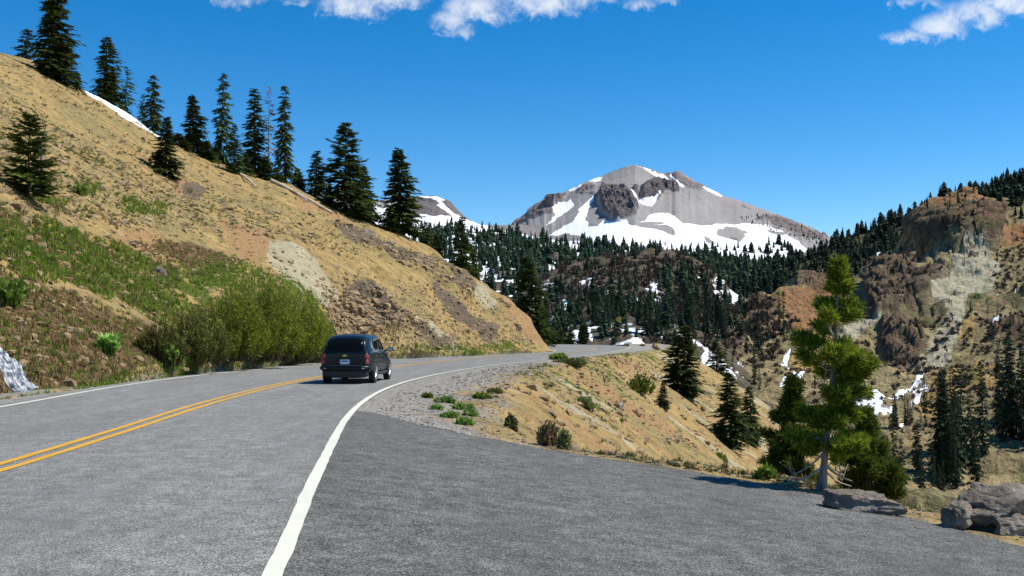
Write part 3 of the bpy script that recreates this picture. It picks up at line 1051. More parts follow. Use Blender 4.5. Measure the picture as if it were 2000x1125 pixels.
# --- snowy forested shoulder below the peak
fc = np.arange(700, 1760, 2.0)
fk = [(700, 425), (790, 424), (850, 427), (905, 432), (950, 444), (1000, 458), (1060, 468), (1120, 474), (1200, 482), (1300, 494), (1400, 508), (1500, 522), (1560, 520), (1620, 490), (1760, 470)]
fcr = ip(fc, fk) + fbm(np.stack([fc, 0 * fc, 0 * fc], 1), 40, 3, 75) * 3
soil = [[(1060, 485), (1230, 500), (1500, 530), (1760, 480), (1760, 700), (900, 700), (960, 560), (1000, 510)], [(930, 445), (1010, 465), (1000, 485), (940, 465)]]
shoulder_snow = [[(1075, 508), (1120, 512), (1120, 522), (1070, 522)], [(1150, 505), (1260, 492), (1320, 500), (1320, 510), (1250, 502), (1160, 516)], [(1340, 512), (1420, 520), (1470, 545), (1470, 575), (1400, 560), (1350, 535)]]
shoulder = Sheet('forested_shoulder', fc, [Pw(fc, 660, 800), Pw(fc, 560, ip(fc, [(700, 1150), (1760, 1150)])), Pw(fc, fcr, ip(fc, [(700, 1700), (1200, 1700), (1760, 1650)]))], (50, 90), MAT['snowy'],
                 [lambda V, PX, PY: fbm(V, 160, 4, 77) * 14],
                 dict(m1=lambda V, PX, PY: rgba(np.maximum(np.clip(1 - blob_mask(PX, PY, V, soil, 30, 90, 1) - (fbm(V, 60, 3, 79) > .42), 0, 1) + ((fbm(V, 45, 3, 80) > .02) * (PY > 470)), blob_mask(PX, PY, V, shoulder_snow, 14, 30)), 0, 0, 0),
                      m2=lambda V, PX, PY: rgba(0 * PX, 0, 0, 0)), flowxyz, back=[(0, 150, -60), (0, 400, -200)])
tag(shoulder.o, 'snow-patched forest shoulder below the peak', 'forested slope', kind='structure')

# --- brown scrub knoll and dark forest foot beyond the bend
gc = np.arange(820, 1640, 1.6)
gk = [(820, 575), (900, 565), (960, 556), (1010, 552), (1060, 543), (1110, 524), (1160, 512), (1210, 505), (1270, 495), (1310, 498), (1345, 513), (1370, 532), (1400, 550), (1435, 575), (1470, 600), (1540, 640), (1640, 690)]
gcr = ip(gc, gk) + fbm(np.stack([gc, 0 * gc, 0 * gc], 1), 20, 4, 81) * 3
gb = ip(gc, [(820, 700), (1230, 694), (1310, 712), (1400, 800), (1500, 900), (1640, 960)])
gD = ip(gc, [(820, 185), (1310, 185), (1500, 150), (1640, 140)])
knoll_snow = [[(1078, 590), (1110, 585), (1125, 605), (1118, 625), (1090, 610)], [(1180, 575), (1200, 566), (1198, 580), (1185, 588)], [(1270, 548), (1295, 545), (1290, 575), (1275, 600), (1268, 580)], [(1290, 552), (1312, 546), (1300, 558)],
              [(1215, 617), (1240, 618), (1235, 626), (1215, 626)], [(1280, 645), (1310, 648), (1310, 658), (1285, 658)], [(1040, 628), (1058, 640), (1055, 660), (1036, 650)], [(1120, 665), (1160, 662), (1160, 676), (1120, 676)], [(1350, 540), (1400, 560), (1460, 600), (1445, 605), (1390, 575)],
              [(1075, 560), (1095, 560), (1090, 580), (1070, 585)], [(1150, 560), (1165, 555), (1160, 572)], [(1390, 590), (1425, 600), (1420, 612), (1395, 606)]]
knoll = Sheet('scrub_knoll', gc, [Pw(gc, gb, gD), Pw(gc, gb * .45 + gcr * .55, ip(gc, [(820, 330), (1310, 330), (1640, 260)])), Pw(gc, gcr, ip(gc, [(820, 560), (1310, 540), (1640, 420)]))], (60, 90), MAT['scrub'],
              [lambda V, PX, PY: fbm(V, 40, 4, 83) * 5 + fbm(V, 9, 4, 85, .55, True) * 1.6],
              dict(m1=lambda V, PX, PY: rgba(np.maximum(blob_mask(PX, PY, V, knoll_snow, 10, 7), (fbm(V, 6, 3, 87) > .27) * (PY > 550) * 1.0), .35 * (fbm(V, 25, 3, 88) > .3), .6 * (fbm(V, 18, 4, 89) > .25), 0),
                   m2=lambda V, PX, PY: rgba(.4 * np.clip(fbm(V, 30, 3, 90) * 3, 0, 1), 0, 0, 0)), flowxyz, back=[(0, 30, -6), (0, 120, -60)])
tag(knoll.o, 'brown scrub-covered knoll beyond the road bend', 'hill', kind='structure')

# --- dark ridge on the right
rc = np.arange(1380, 2500, 2.0)
rk = [(1380, 600), (1430, 575), (1480, 548), (1530, 520), (1580, 497), (1620, 478), (1650, 466), (1700, 450), (1750, 432), (1790, 416), (1830, 402), (1870, 388), (1910, 374), (1950, 361), (2000, 345), (2200, 290), (2500, 240)]
rcr = ip(rc, rk) + fbm(np.stack([rc, 0 * rc, 0 * rc], 1), 30, 3, 91) * 3
ridge_snow = [[(1655, 506), (1690, 486), (1680, 500), (1660, 512)], [(1700, 500), (1740, 480), (1736, 490), (1705, 512)], [(1618, 470), (1640, 466), (1636, 474)], [(1440, 560), (1470, 540), (1465, 575), (1430, 590)]]
ridge = Sheet('forest_ridge', rc, [Pw(rc, 720, 420), Pw(rc, rcr + 60, 720), Pw(rc, rcr, 900)], (60, 60), MAT['scrub'],
              [lambda V, PX, PY: fbm(V, 70, 4, 93) * 7],
              dict(m1=lambda V, PX, PY: rgba(blob_mask(PX, PY, V, ridge_snow, 6, 30), .5, .5 * (fbm(V, 30, 4, 95) > .1), 0), m2=lambda V, PX, PY: rgba(0 * PX, 0, 0, 0)), flowxyz, back=[(0, 60, -20), (0, 300, -150)])
tag(ridge.o, 'dark forested ridge on the right skyline', 'ridge', kind='structure')

# --- ochre canyon wall with crags
cc = np.concatenate([np.arange(1330, 2040, 1.6), np.arange(2040, 2600, 6)])
ck = [(1330, 720), (1380, 672), (1410, 645), (1440, 622), (1480, 600), (1510, 580), (1535, 558), (1560, 552), (1590, 556), (1630, 560), (1660, 545), (1700, 520), (1740, 496), (1785, 474), (1800, 470), (1815, 440), (1850, 420), (1900, 405), (1960, 394), (2000, 384), (2100, 360), (2600, 300)]
ccr = ip(cc, ck) + fbm(np.stack([cc, 0 * cc, 0 * cc], 1), 16, 4, 97) * 4
dark_crag = [[(1700, 548), (1720, 532), (1760, 540), (1800, 528), (1845, 540), (1862, 556), (1835, 578), (1822, 605), (1790, 622), (1750, 640), (1715, 645), (1700, 620)]]
red_dome = [[(1752, 478), (1760, 440), (1785, 418), (1820, 402), (1865, 393), (1900, 402), (1930, 420), (1955, 450), (1965, 480), (1940, 496), (1880, 494), (1830, 490), (1790, 476)]]
spire = [[(1548, 560), (1556, 540), (1580, 530), (1610, 534), (1622, 560), (1615, 580), (1580, 575)]]
ledges = [[(1720, 660), (1760, 640), (1800, 655), (1820, 690), (1780, 720), (1720, 690)], [(1810, 612), (1850, 612), (1870, 625), (1840, 632)], [(1730, 720), (1800, 705), (1810, 725), (1740, 735)], [(1930, 655), (2040, 640), (2040, 700), (1940, 690)], [(1470, 630), (1500, 600), (1540, 605), (1530, 640), (1490, 690), (1465, 670)],
          [(1640, 720), (1700, 690), (1740, 735), (1680, 745)], [(1880, 620), (1960, 610), (1990, 600), (2040, 600), (2040, 612), (1960, 625)], [(1990, 560), (2040, 540), (2040, 600), (2000, 590)], [(1420, 660), (1460, 640), (1470, 720), (1420, 740)]]
c_pale = [[(1870, 500), (1930, 490), (1960, 520), (1940, 560), (1900, 580), (1880, 620), (1870, 680), (1850, 720), (1790, 740), (1760, 735), (1820, 690), (1850, 650), (1820, 600), (1840, 560)], [(1640, 665), (1740, 630), (1750, 640), (1650, 690)]]
c_orange = [[(1740, 490), (1790, 470), (1830, 500), (1790, 520), (1760, 510)], [(1530, 575), (1620, 570), (1630, 640), (1560, 680), (1540, 640)], [(1860, 480), (2040, 430), (2040, 470), (1900, 500)]]
c_ochre = [[(1460, 620), (1530, 560), (1545, 600), (1530, 650), (1460, 680)], [(1820, 760), (1910, 720), (1960, 740), (1900, 800), (1820, 860), (1790, 820)], [(1860, 660), (1900, 640), (1900, 680), (1860, 690)], [(1560, 640), (1640, 620), (1640, 760), (1540, 740)], [(1900, 760), (1960, 745), (1960, 800), (1900, 800)]]
c_green = [[(1885, 610), (1905, 580), (1935, 565), (1925, 595), (1900, 620)], [(1870, 750), (1920, 742), (1920, 770), (1870, 768)], [(1985, 930), (2040, 920), (2040, 950), (1985, 945)]]
c_snow = [[(1500, 775), (1530, 755), (1555, 738), (1582, 740), (1570, 755), (1540, 770), (1510, 785)], [(1640, 828), (1680, 822), (1720, 808), (1760, 785), (1800, 752), (1810, 746), (1806, 760), (1780, 785), (1745, 805), (1715, 838), (1690, 835)],
          [(1780, 782), (1808, 774), (1812, 784), (1795, 812), (1780, 828), (1785, 800)], [(1705, 836), (1745, 832), (1740, 842), (1708, 842)], [(1760, 862), (1775, 858), (1765, 872)], [(1945, 586), (1985, 556), (1975, 576), (1955, 592), (1935, 600)], [(1938, 660), (1960, 642), (1964, 648), (1945, 664)], [(1528, 700), (1548, 690), (1535, 712)],
          [(1655, 505), (1660, 500), (1662, 508)], [(1620, 840), (1660, 830), (1660, 850), (1625, 860)]]


def cy_noise(V, PX, PY):
    dk = blob_mask(PX, PY, V, dark_crag, 5, 12, 3)
    rd = blob_mask(PX, PY, V, red_dome, 5, 12, 4)
    sp = blob_mask(PX, PY, V, spire, 4, 10, 3)
    lg = blob_mask(PX, PY, V, ledges, 10, 8, 2)
    fur = fbm(V * np.array([1, .6, .22]), 4.5, 4, 99, .6, True)
    fade = np.clip((PY - ccr[None]) / 12, .15, 1)
    gul = fbm(V * np.array([1, .5, .4]), 12, 3, 102, .5, True) * 1.8
    return fade * (fbm(V, 45, 4, 100) * 6 + gul + fbm(V, 5, 4, 101, .55, True) * 1.3) + dk * (6 + fur * 3.4) + rd * (9 + fur * 3.5) + sp * (5 + fur * 2.5) + lg * (2.4 + fur * 2.2)


def cy_m1(V, PX, PY):
    rock = np.maximum.reduce([blob_mask(PX, PY, V, dark_crag, 9, 8, 2), .8 * blob_mask(PX, PY, V, spire, 6, 8, 2), .85 * blob_mask(PX, PY, V, ledges, 14, 6, 2),
                              blob_mask(PX, PY, V, red_dome, 7, 8, 2) * np.clip((PY - 428 + fbm(V, 12, 3, 105) * 30) / 20, .25, 1), .8 * (fbm(V * np.array([1, 1, 2]), 9, 4, 103) > .38)])
    return rgba(blob_mask(PX, PY, V, c_snow, 8, 7), blob_mask(PX, PY, V, c_green, 10, 8, 2) + .5 * (fbm(V, 14, 4, 104) > .36), rock, blob_mask(PX, PY, V, c_pale, 16, 10, 3))


canyon = Sheet('canyon_wall', cc, [Pw(cc, 2500, 50), Pw(cc, 1030, 100), Pw(cc, 900, 145), Pw(cc, 800, 200), Pw(cc, 700, ip(cc, [(1330, 290), (1700, 290), (2000, 280)])), Pw(cc, ccr * .65 + 700 * .35, 380), Pw(cc, ccr, ip(cc, [(1330, 330), (1450, 400), (1700, 470), (2000, 500)]))],
               (16, 24, 45, 55, 60, 80), MAT['canyon'], [cy_noise], dict(m1=cy_m1, m2=lambda V, PX, PY: rgba(np.maximum(blob_mask(PX, PY, V, c_orange, 16, 10, 3), .9 * blob_mask(PX, PY, V, red_dome, 7, 8, 2) * (PY < 440)), blob_mask(PX, PY, V, c_ochre, 16, 10, 3), 0, 0)),
               flowxyz, back=[(0, 20, -6), (0, 90, -50)])
tag(canyon.o, 'ochre canyon wall with dark crags and snow gullies', 'canyon wall', kind='structure')

# ------------------------------------------------------------------ conifers


def conifer_geo(H, R, seed, nw=30, nb=6, ntw=9, droop=.35, p=.85, bare=.06, up=.25, irr=.3, gap=0.0, wid=.34, lean=0.0, sky_top=0.0):
    g = np.random.default_rng(seed)
    trunk = Geo()
    zt = np.linspace(0, H * .985, 9)
    bend = np.cumsum(g.normal(0, .006 * H, 9)) * (zt / H)
    path = np.stack([bend + lean * zt, np.roll(bend, 3) * (zt / H), zt], 1)
    r0 = max(.012 * H + .03, .05)
    trunk.add(*tube(path, r0 * (1 - .93 * zt / H) ** 1.0, 7))
    nB = nw * nb
    t = (np.repeat(np.arange(nw), nb) + g.uniform(0, 1, nB)) / nw
    keep = g.uniform(0, 1, nB) > gap
    t = t[keep]
    nB = len(t)
    z = H * (bare + (1 - bare) * t * .985)
    sector = g.uniform(0, 6.28)
    ang = g.uniform(0, 2 * math.pi, nB)
    side = 1 + .22 * np.cos(ang - sector)
    lump = 1 + irr * np.sin(t * 17 + ang * 2 + seed) * .6
    prof = (1 - t) ** p * np.minimum(1, .55 + t * 4.5) + .02 + sky_top * (t > .9) * 0
    L = R * prof * g.uniform(1 - irr, 1 + irr * .7, nB) * side * lump
    pitch = -droop * (1 - t) ** .8 + up * t + g.normal(0, .10, nB)
    d = np.stack([np.cos(ang) * np.cos(pitch), np.sin(ang) * np.cos(pitch), np.sin(pitch)], 1)
    cx = np.interp(z, zt, path[:, 0])
    cy = np.interp(z, zt, path[:, 1])
    c = np.stack([cx, cy, z], 1)
    # twigs
    s = (np.arange(ntw)[None] + g.uniform(0, 1, (nB, ntw))) / ntw * .95 + .08
    base = c[:, None] + d[:, None] * (L[:, None] * s)[..., None]
    base[..., 2] += -0.18 * L[:, None] * s**2 + .10 * L[:, None] * s**3
    yaw = np.where(g.uniform(0, 1, (nB, ntw)) < .5, 1, -1) * g.uniform(.25, 1.1, (nB, ntw)) * (1 - .5 * (s > .9))
    a2 = ang[:, None] + yaw
    p2 = pitch[:, None] - g.uniform(-.15, .45, (nB, ntw))
    td = np.stack([np.cos(a2) * np.cos(p2), np.sin(a2) * np.cos(p2), np.sin(p2)], -1)
    tl = (L[:, None] * (.42 * (1.1 - s)) + R * .10 + .012 * H) * g.uniform(.6, 1.3, (nB, ntw))
    roll = g.uniform(-1.0, 1.0, (nB, ntw))
    hz = np.stack([-np.sin(a2), np.cos(a2), 0 * a2], -1)
    upv = np.cross(td, hz)
    pv = hz * np.cos(roll)[..., None] + upv * np.sin(roll)[..., None]
    w = tl * wid * g.uniform(.7, 1.3, (nB, ntw))
    q0 = base - td * (tl * .15)[..., None]
    q1 = base + td * (tl * .45)[..., None] + pv * (w * .5)[..., None]
    q2 = base + td * tl[..., None]
    q2[..., 2] -= .12 * tl
    q3 = base + td * (tl * .45)[..., None] - pv * (w * .5)[..., None]
    V = np.stack([q0, q1, q2, q3], 2).reshape(-1, 3)
    crown = (V, np.arange(len(V)).reshape(-1, 4))
    # leader tip
    br = Geo()
    return trunk, crown, (c, d, L)


def conifer_meshes(kind, seed, needle='fir', bark='bark', **k):
    """unit tree: height 10 m; returns trunk mesh, crown mesh"""
    trunk, crown, br = conifer_geo(10.0, seed=seed, **k)
    c, d, L = br
    for i in range(0, len(L), 3):                                  # visible boughs
        e = c[i] + d[i] * L[i] * .8
        e[2] -= .1 * L[i]
        trunk.add(*tube([c[i], c[i] * .5 + e * .5 + [0, 0, -.02 * L[i]], e], [.05, .03, .012], 4))
    return (trunk.mesh('conifer_trunk', MAT[bark]), npmesh('conifer_crown', crown[0], [crown[1]], MAT[needle], False))


PROTO = dict(
    spire=conifer_meshes('spire', 11, R=1.35, nw=34, nb=7, ntw=9, droop=.45, p=.62, irr=.28, up=.2),
    spire2=conifer_meshes('spire', 23, R=1.25, nw=30, nb=7, ntw=9, droop=.55, p=.5, irr=.38, up=.1, bare=.1, gap=.12),
    slim=conifer_meshes('slim', 37, R=.95, nw=28, nb=6, ntw=8, droop=.6, p=.5, irr=.4, up=.1, bare=.12, gap=.2),
    broad=conifer_meshes('broad', 41, R=2.6, nw=26, nb=8, ntw=15, droop=.10, p=.8, irr=.42, up=.35, bare=.04, gap=.06, wid=.26),
    cone=conifer_meshes('cone', 53, R=2.3, nw=30, nb=8, ntw=11, droop=.35, p=.9, irr=.22, up=.3, bare=.01),
    young=conifer_meshes('young', 67, needle='firyel', R=2.2, nw=24, nb=8, ntw=11, droop=.15, p=.75, irr=.35, up=.5, bare=.02),
    bluish=conifer_meshes('bluish', 71, R=1.6, nw=30, nb=7, ntw=10, droop=.3, p=.75, irr=.25, up=.35, bare=.02),
    sparse=conifer_meshes('sparse', 83, R=1.5, nw=22, nb=5, ntw=8, droop=.5, p=.55, irr=.5, up=.1, bare=.22, gap=.3),
    full=conifer_meshes('full', 97, R=2.0, nw=34, nb=8, ntw=12, droop=.3, p=.7, irr=.32, up=.25, bare=.02),
    pineish=conifer_meshes('pineish', 101, needle='firyel', R=3.0, nw=22, nb=7, ntw=18, droop=-.15, p=.55, irr=.5, up=.6, bare=.06, gap=.1, wid=.3),
    dead=conifer_meshes('dead', 103, needle='firdead', bark='barkgrey', R=1.3, nw=20, nb=4, ntw=4, droop=.1, p=.4, irr=.5, up=.4, bare=.2, gap=.35, wid=.3),
)


def tree(proto, pos, h, w, name, label, group=None, cat='conifer tree', rz=0.0, lean=(0, 0)):
    """h height, w crown width in metres"""
    tm, cm = PROTO[proto]
    base_w = float(np.percentile(np.abs(np.array([v.co.x for v in cm.vertices])), 98)) * 2 if proto not in _W else _W[proto]
    _W[proto] = base_w
    pos = (float(pos[0]), float(pos[1]), float(pos[2]) - .04 * h)
    e = empty(name, pos, label, cat, group, rz)
    e.rotation_euler = (lean[1], lean[0], rz)
    s = w / base_w
    e.scale = (s, s, h / 10.0)
    link('trunk', tm, e)
    link('crown', cm, e)
    return e


_W = {}


def hill_tree(proto, bx, by, ty, w, label, name='conifer', back=0.0, rz=None, **k):
    p = hill.at(bx, by)
    D = p[1] + back
    if back:
        p = p + np.array([p[0] / p[1] * back, back, 0])
    h = (by - ty) / F * D * 1.04
    return tree(proto, p, h, w / F * D, name, label, 'conifers along the crest of the left hill', rz=random.uniform(0, 6.28) if rz is None else rz, **k)


random.seed(5)
HT = [('slim', 48, 128, 52, 40, 'small conifer at the top left corner, left of the big dark one', 2, (0, 0)),
      ('full', 96, 165, -42, 82, 'big dark conifer cut off by the top edge of the photo', 1, (0, 0)),
      ('bluish', 128, 172, 72, 42, 'bluish conifer tucked behind the right side of the big dark conifer', 4, (0, 0)),
      ('young', 143, 180, 135, 34, 'low young conifer beside the top end of the snow strip', 2, (0, 0)),
      ('spire', 201, 205, 54, 60, 'tall layered conifer standing just above the snow strip', 5, (0, 0)),
      ('young', 211, 208, 130, 40, 'yellow-green young conifer in front of the tall one above the snow strip', 3, (0, 0)),
      ('sparse', 240, 212, 106, 36, 'thin leaning conifer with gaps in its crown, right of the snow strip trees', 4, (.09, 0)),
      ('sparse', 277, 236, 155, 24, 'small spindly conifer with a bare lower trunk', 5, (0, 0)),
      ('spire2', 303, 254, 126, 44, 'dark full conifer standing at the lower end of the snow strip', 3, (0, 0)),
      ('young', 350, 285, 250, 50, 'low spreading conifer between the snow strip and the next trees', 2, (0, 0)),
      ('full', 380, 290, 164, 54, 'conifer with a bare reddish upper crown and a bushy base', 3, (0, 0)),
      ('cone', 404, 308, 262, 44, 'low bushy conifer at the foot of the tallest crest conifer', 2, (0, 0)),
      ('spire2', 432, 318, 124, 44, 'tallest slender conifer in the middle of the crest row', 3, (0, 0)),
      ('bluish', 457, 334, 237, 38, 'short grey-green conifer in front of the crest row', 0, (0, 0)),
      ('spire', 497, 342, 158, 54, 'dense conifer left of the red dead tree', 3, (0, 0)),
      ('dead', 526, 350, 152, 34, 'dead conifer with rusty red needles between two dark conifers', 4, (.02, 0)),
      ('spire2', 558, 360, 150, 44, 'dark conifer right of the red dead tree, with low drooping boughs', 3, (0, 0)),
      ('cone', 517, 350, 305, 44, 'low dark bush-like conifer below the red dead tree', 1, (0, 0)),
      ('young', 582, 366, 318, 34, 'stunted conifer bent over beside the pale fallen logs', 2, (.25, 0)),
      ('spire', 617, 384, 280, 46, 'small neat conifer left of the broad spreading one', 2, (0, 0)),
      ('broad', 678, 414, 224, 108, 'broad spreading conifer with a bare pointed leader', 2, (0, 0)),
      ('cone', 708, 424, 318, 62, 'yellowish conifer grown into the right side of the broad one', 1, (0, 0)),
      ('full', 778, 463, 283, 82, 'dense bluish-topped conifer standing alone before the snowy knob', 3, (0, 0)),
      ('young', 760, 452, 400, 40, 'short conifer at the foot of the lone dense one', 1, (0, 0)),
      ('cone', 421, 312, 272, 36, 'low dark conifer filling the gap left of the tallest crest conifer', 3, (0, 0)),
      ('cone', 478, 338, 292, 32, 'low conifer at the left foot of the dense one beside the red dead tree', 1, (0, 0)),
      ('young', 540, 356, 318, 30, 'small ragged conifer between the red dead tree and its right neighbour', 2, (0, 0)),
      ('cone', 645, 396, 348, 30, 'short conifer at the left foot of the broad spreading one', 2, (0, 0)),
      ('cone', 825, 487, 436, 30, 'small dark conifer low on the crest, second from the nose of the hill', 3, (0, 0)),
      ('young', 846, 500, 458, 26, 'tiny conifer between two others low on the crest', 4, (0, 0)),
      ('spire', 893, 540, 424, 46, 'dark slim conifer against the snowy forest low on the crest', 5, (0, 0)),
      ('cone', 921, 552, 470, 36, 'shorter conifer just right of the slim one low on the crest', 6, (0, 0))]
for (pr_, bx, by, ty, w, lab, back, lean) in HT:
    hill_tree(pr_, bx, by, ty, w, lab, back=back, lean=lean)
# on the open slope
p = hill.at(325, 332)
tree('cone', p, 116 / F * p[1] * 1.03, 62 / F * p[1], 'conifer', 'dark cone-shaped conifer alone on the open slope below the snow strip')
p = hill.at(38, 408)
tree('pineish', p, 175 / F * p[1], 125 / F * p[1], 'pine', 'bushy pine on the slope at the left edge of the photo', cat='pine tree')
p2 = hill.at(78, 380)
sg = Geo()
sg.add(*tube([(0, 0, -.3), (.1, 0, 1.2), (.02, 0, 2.4), (.25, 0, 3.4)], [.13, .11, .08, .02], 7))
for k in range(9):
    z = .8 + k * .28
    a = k * 2.4
    sg.add(*tube([(.08, 0, z), (.08 + .5 * math.cos(a), .5 * math.sin(a), z + .15), (.08 + .8 * math.cos(a), .8 * math.sin(a), z + .05)], [.035, .02, .006], 4))
o = sg.obj('dead_snag', MAT['barkgrey'])
o.location = tuple(p2)
tag(o, 'grey broken snag leaning beside the bushy pine on the left', 'dead tree')

# by the bend
p = np.array(Pw(1035, 668, 150))
p[2] = -1.2
tree('full', p, 15.2, 80 / F * 150, 'conifer', 'big dark conifer beside the road bend at the nose of the hill')
p = np.array(Pw(1062, 672, 158))
p[2] = -1.0
tree('young', p, 5.6, 3.4, 'conifer', 'yellow-green young conifer at the foot of the big one by the bend')
for (x, D, h, w, lab) in [(1090, 176, 4.6, 2.6, 'short yellowish conifer behind the far edge of the road, nearest the hill'), (1116, 178, 3.8, 2.2, 'smallest yellowish conifer behind the far edge of the road'),
                          (1142, 179, 4.4, 2.3, 'rightmost of the short conifers behind the far edge of the road')]:
    p = np.array(Pw(x, 676, D))
    p[2] = -.4
    tree('young', p, h, w, 'conifer', lab, 'young conifers behind the far road edge')


# on the embankment
def emb_tree(proto, bx, by, ty, w, label, name='conifer', cat='conifer tree', **k):
    p = hit(bx, by)
    return tree(proto, p, (by - ty) / F * p[1] * 1.03, w / F * p[1], name, label, 'conifers on the embankment', cat, rz=random.uniform(0, 6), **k)


emb_tree('full', 1336, 770, 634, 82, 'large dark conifer on the sandy embankment nearest the road bend')
emb_tree('cone', 1295, 795, 745, 28, 'little conifer left of the large dark one on the embankment')
emb_tree('cone', 1428, 868, 726, 82, 'wide green conifer low on the embankment, left of its thinner neighbour')
emb_tree('cone', 1466, 866, 754, 54, 'thinner green conifer low on the embankment, right of the wide one')
emb_tree('young', 1400, 722, 640, 50, 'yellow-green conifer behind the embankment skyline')

# ------------------------------------------------------------------ far woods: 3 light prototypes


def far_proto(seed, n_layers=9, nb=7, R=1.6, jag=.35):
    g = np.random.default_rng(seed)
    V, Fq = [], []
    n = 0
    for i in range(n_layers):
        t = i / n_layers
        z0 = 10 * (t * .92 + .04)
        r = R * (1 - t) ** .62
        a0 = g.uniform(0, 6)
        for b in range(nb):
            a = a0 + b * 6.283 / nb + g.normal(0, .12)
            L = r * g.uniform(1 - jag, 1 + jag)
            hz = np.array([-math.sin(a), math.cos(a), 0])
            d = np.array([math.cos(a), math.sin(a), 0])
            zt = z0 + 10 / n_layers * g.uniform(1.0, 1.7)
            w = L * .55
            V += [np.array([0, 0, zt]), d * L * .6 + hz * w + [0, 0, z0 + .35], d * L + [0, 0, z0 - .35 * g.uniform(0, 1.5)], d * L * .6 - hz * w + [0, 0, z0 + .35]]
            Fq.append([n, n + 1, n + 2, n + 3])
            n += 4
    V = np.array(V)
    tr, tf = tube([(0, 0, -.8), (0, 0, 5), (0, 0, 9)], [.16, .12, .05], 5)
    return V, np.array(Fq), tr, tf


FARP = [far_proto(17, 7, 6, 3.0, .6), far_proto(19, 10, 5, 1.3, .6), far_proto(23, 9, 7, 2.3, .55), far_proto(3, 9, 7, 2.1, .5), far_proto(5, 11, 6, 1.7, .45), far_proto(8, 8, 7, 2.7, .35), far_proto(13, 12, 6, 1.5, .4)]
LITE = []
for s_, (V, Fq, tr, tf) in enumerate(FARP):
    me = npmesh('conifer', np.concatenate([V, tr]), [Fq, tf + len(V)], [MAT['firfar'], MAT['bark']], False, np.concatenate([np.zeros(len(Fq)), np.ones(len(tf))]))
    LITE.append(me)
# mid detail prototypes for the nearest of the far trees
MIDP = [conifer_meshes('m', 201, needle='firfar', R=1.5, nw=20, nb=6, ntw=6, droop=.4, p=.6, irr=.35, wid=.5), conifer_meshes('m', 203, needle='firfar', R=1.2, nw=20, nb=6, ntw=6, droop=.5, p=.5, irr=.4, wid=.5, gap=.1),
        conifer_meshes('m', 207, needle='firfar', R=1.9, nw=18, nb=7, ntw=6, droop=.3, p=.75, irr=.3, wid=.5)]
MID = []
for tm, cm in MIDP:
    a = np.zeros(len(cm.vertices) * 3, np.float32)
    cm.vertices.foreach_get('co', a)
    b = np.zeros(len(tm.vertices) * 3, np.float32)
    tm.vertices.foreach_get('co', b)
    f1 = np.array([list(q.vertices) for q in cm.polygons])
    f2 = np.array([list(q.vertices) for q in tm.polygons])
    V = np.concatenate([a.reshape(-1, 3), b.reshape(-1, 3)])
    MID.append(npmesh('conifer', V, [f1, f2 + len(a) // 3], [MAT['firfar'], MAT['bark']], False, np.concatenate([np.zeros(len(f1)), np.ones(len(f2))])))


def sample_poly(poly, n, g):
    P = np.array(poly, float)
    lo, hi = P.min(0), P.max(0)
    out = []
    while len(out) < n:
        q = g.uniform(lo, hi, (n * 2, 2))
        q = q[inpoly(q[:, 0], q[:, 1], poly)]
        out += list(q)
    return np.array(out[:n])


def wood_things(sheet, poly, n, hpx, label, group, seed, meshes, aspect=(.85, 1.25), name='conifer'):
    g = np.random.default_rng(seed)
    for (x, y) in sample_poly(poly, n, g):
        p = sheet.at(x, y)
        h = g.uniform(*hpx) / F * p[1]
        o = link(name, meshes[int(g.integers(len(meshes)))])
        o.location = (float(p[0]), float(p[1]), float(p[2]) - .03 * h)
        s = h / 10
        k = s * g.uniform(*aspect)
        o.scale = (k, k, s)
        o.rotation_euler = (0, 0, g.uniform(0, 6.28))
        tag(o, label, 'conifer', group)


def wood_stuff(name, label, jobs, seed, mat='firfar'):
    """jobs: (sheet, polygon, count, hmin px, hmax px)"""
    g = np.random.default_rng(seed)
    G = Geo()
    for (sheet, poly, n, h0, h1) in jobs:
        for (x, y) in sample_poly(poly, n, g):
            p = sheet.at(x, y)
            h = (h0 * .7 + (h1 * 1.08 - h0 * .7) * g.beta(1.6, 2.0)) / F * p[1]
            V, Fq, tr, tf = FARP[int(g.integers(len(FARP)))]
            s = h / 10
            k = s * g.uniform(.7, 1.55)
            a = g.uniform(0, 6.28)
            c, sn = math.cos(a) * k, math.sin(a) * k
            Q = np.stack([V[:, 0] * c - V[:, 1] * sn, V[:, 0] * sn + V[:, 1] * c, V[:, 2] * s - .03 * h], 1) + p
            G.add(Q, Fq)
    o = G.obj(name, MAT[mat], None, False)
    return tag(o, label, 'forest', None, 'stuff')


# individuals (the largest in the photograph)
wood_things(knoll, [(1065, 690), (1240, 690), (1420, 700), (1400, 640), (1240, 630), (1150, 640), (1075, 650)], 60, (38, 74), 'dark conifer in the crowded stand right behind the far edge of the road', 'conifers behind the road bend', 301, MID)
wood_things(knoll, [(1065, 640), (1150, 620), (1240, 610), (1400, 640), (1420, 600), (1350, 565), (1230, 560), (1180, 590), (1070, 580)], 50, (30, 62), 'dark conifer halfway up the scrubby knoll beyond the bend', 'conifers on the scrub knoll', 303, MID)
wood_things(canyon, [(1835, 945), (1925, 945), (1920, 880), (1850, 880)], 18, (90, 210), 'tall dark conifer in the clump left of the meadow on the canyon floor', 'conifers in the left canyon clump', 305, MID, (.6, .85))
wood_things(canyon, [(1945, 900), (2060, 905), (2060, 860), (1950, 850)], 24, (100, 210), 'tall dark conifer in the shadowy clump at the right edge of the photo', 'conifers in the right canyon clump', 307, MID, (.6, .85))
wood_things(canyon, [(1720, 990), (1830, 1000), (1850, 950), (1760, 900), (1720, 930)], 20, (50, 120), 'slim conifer on the canyon floor behind the grey boulders', 'conifers behind the boulders', 309, MID, (.6, .9))
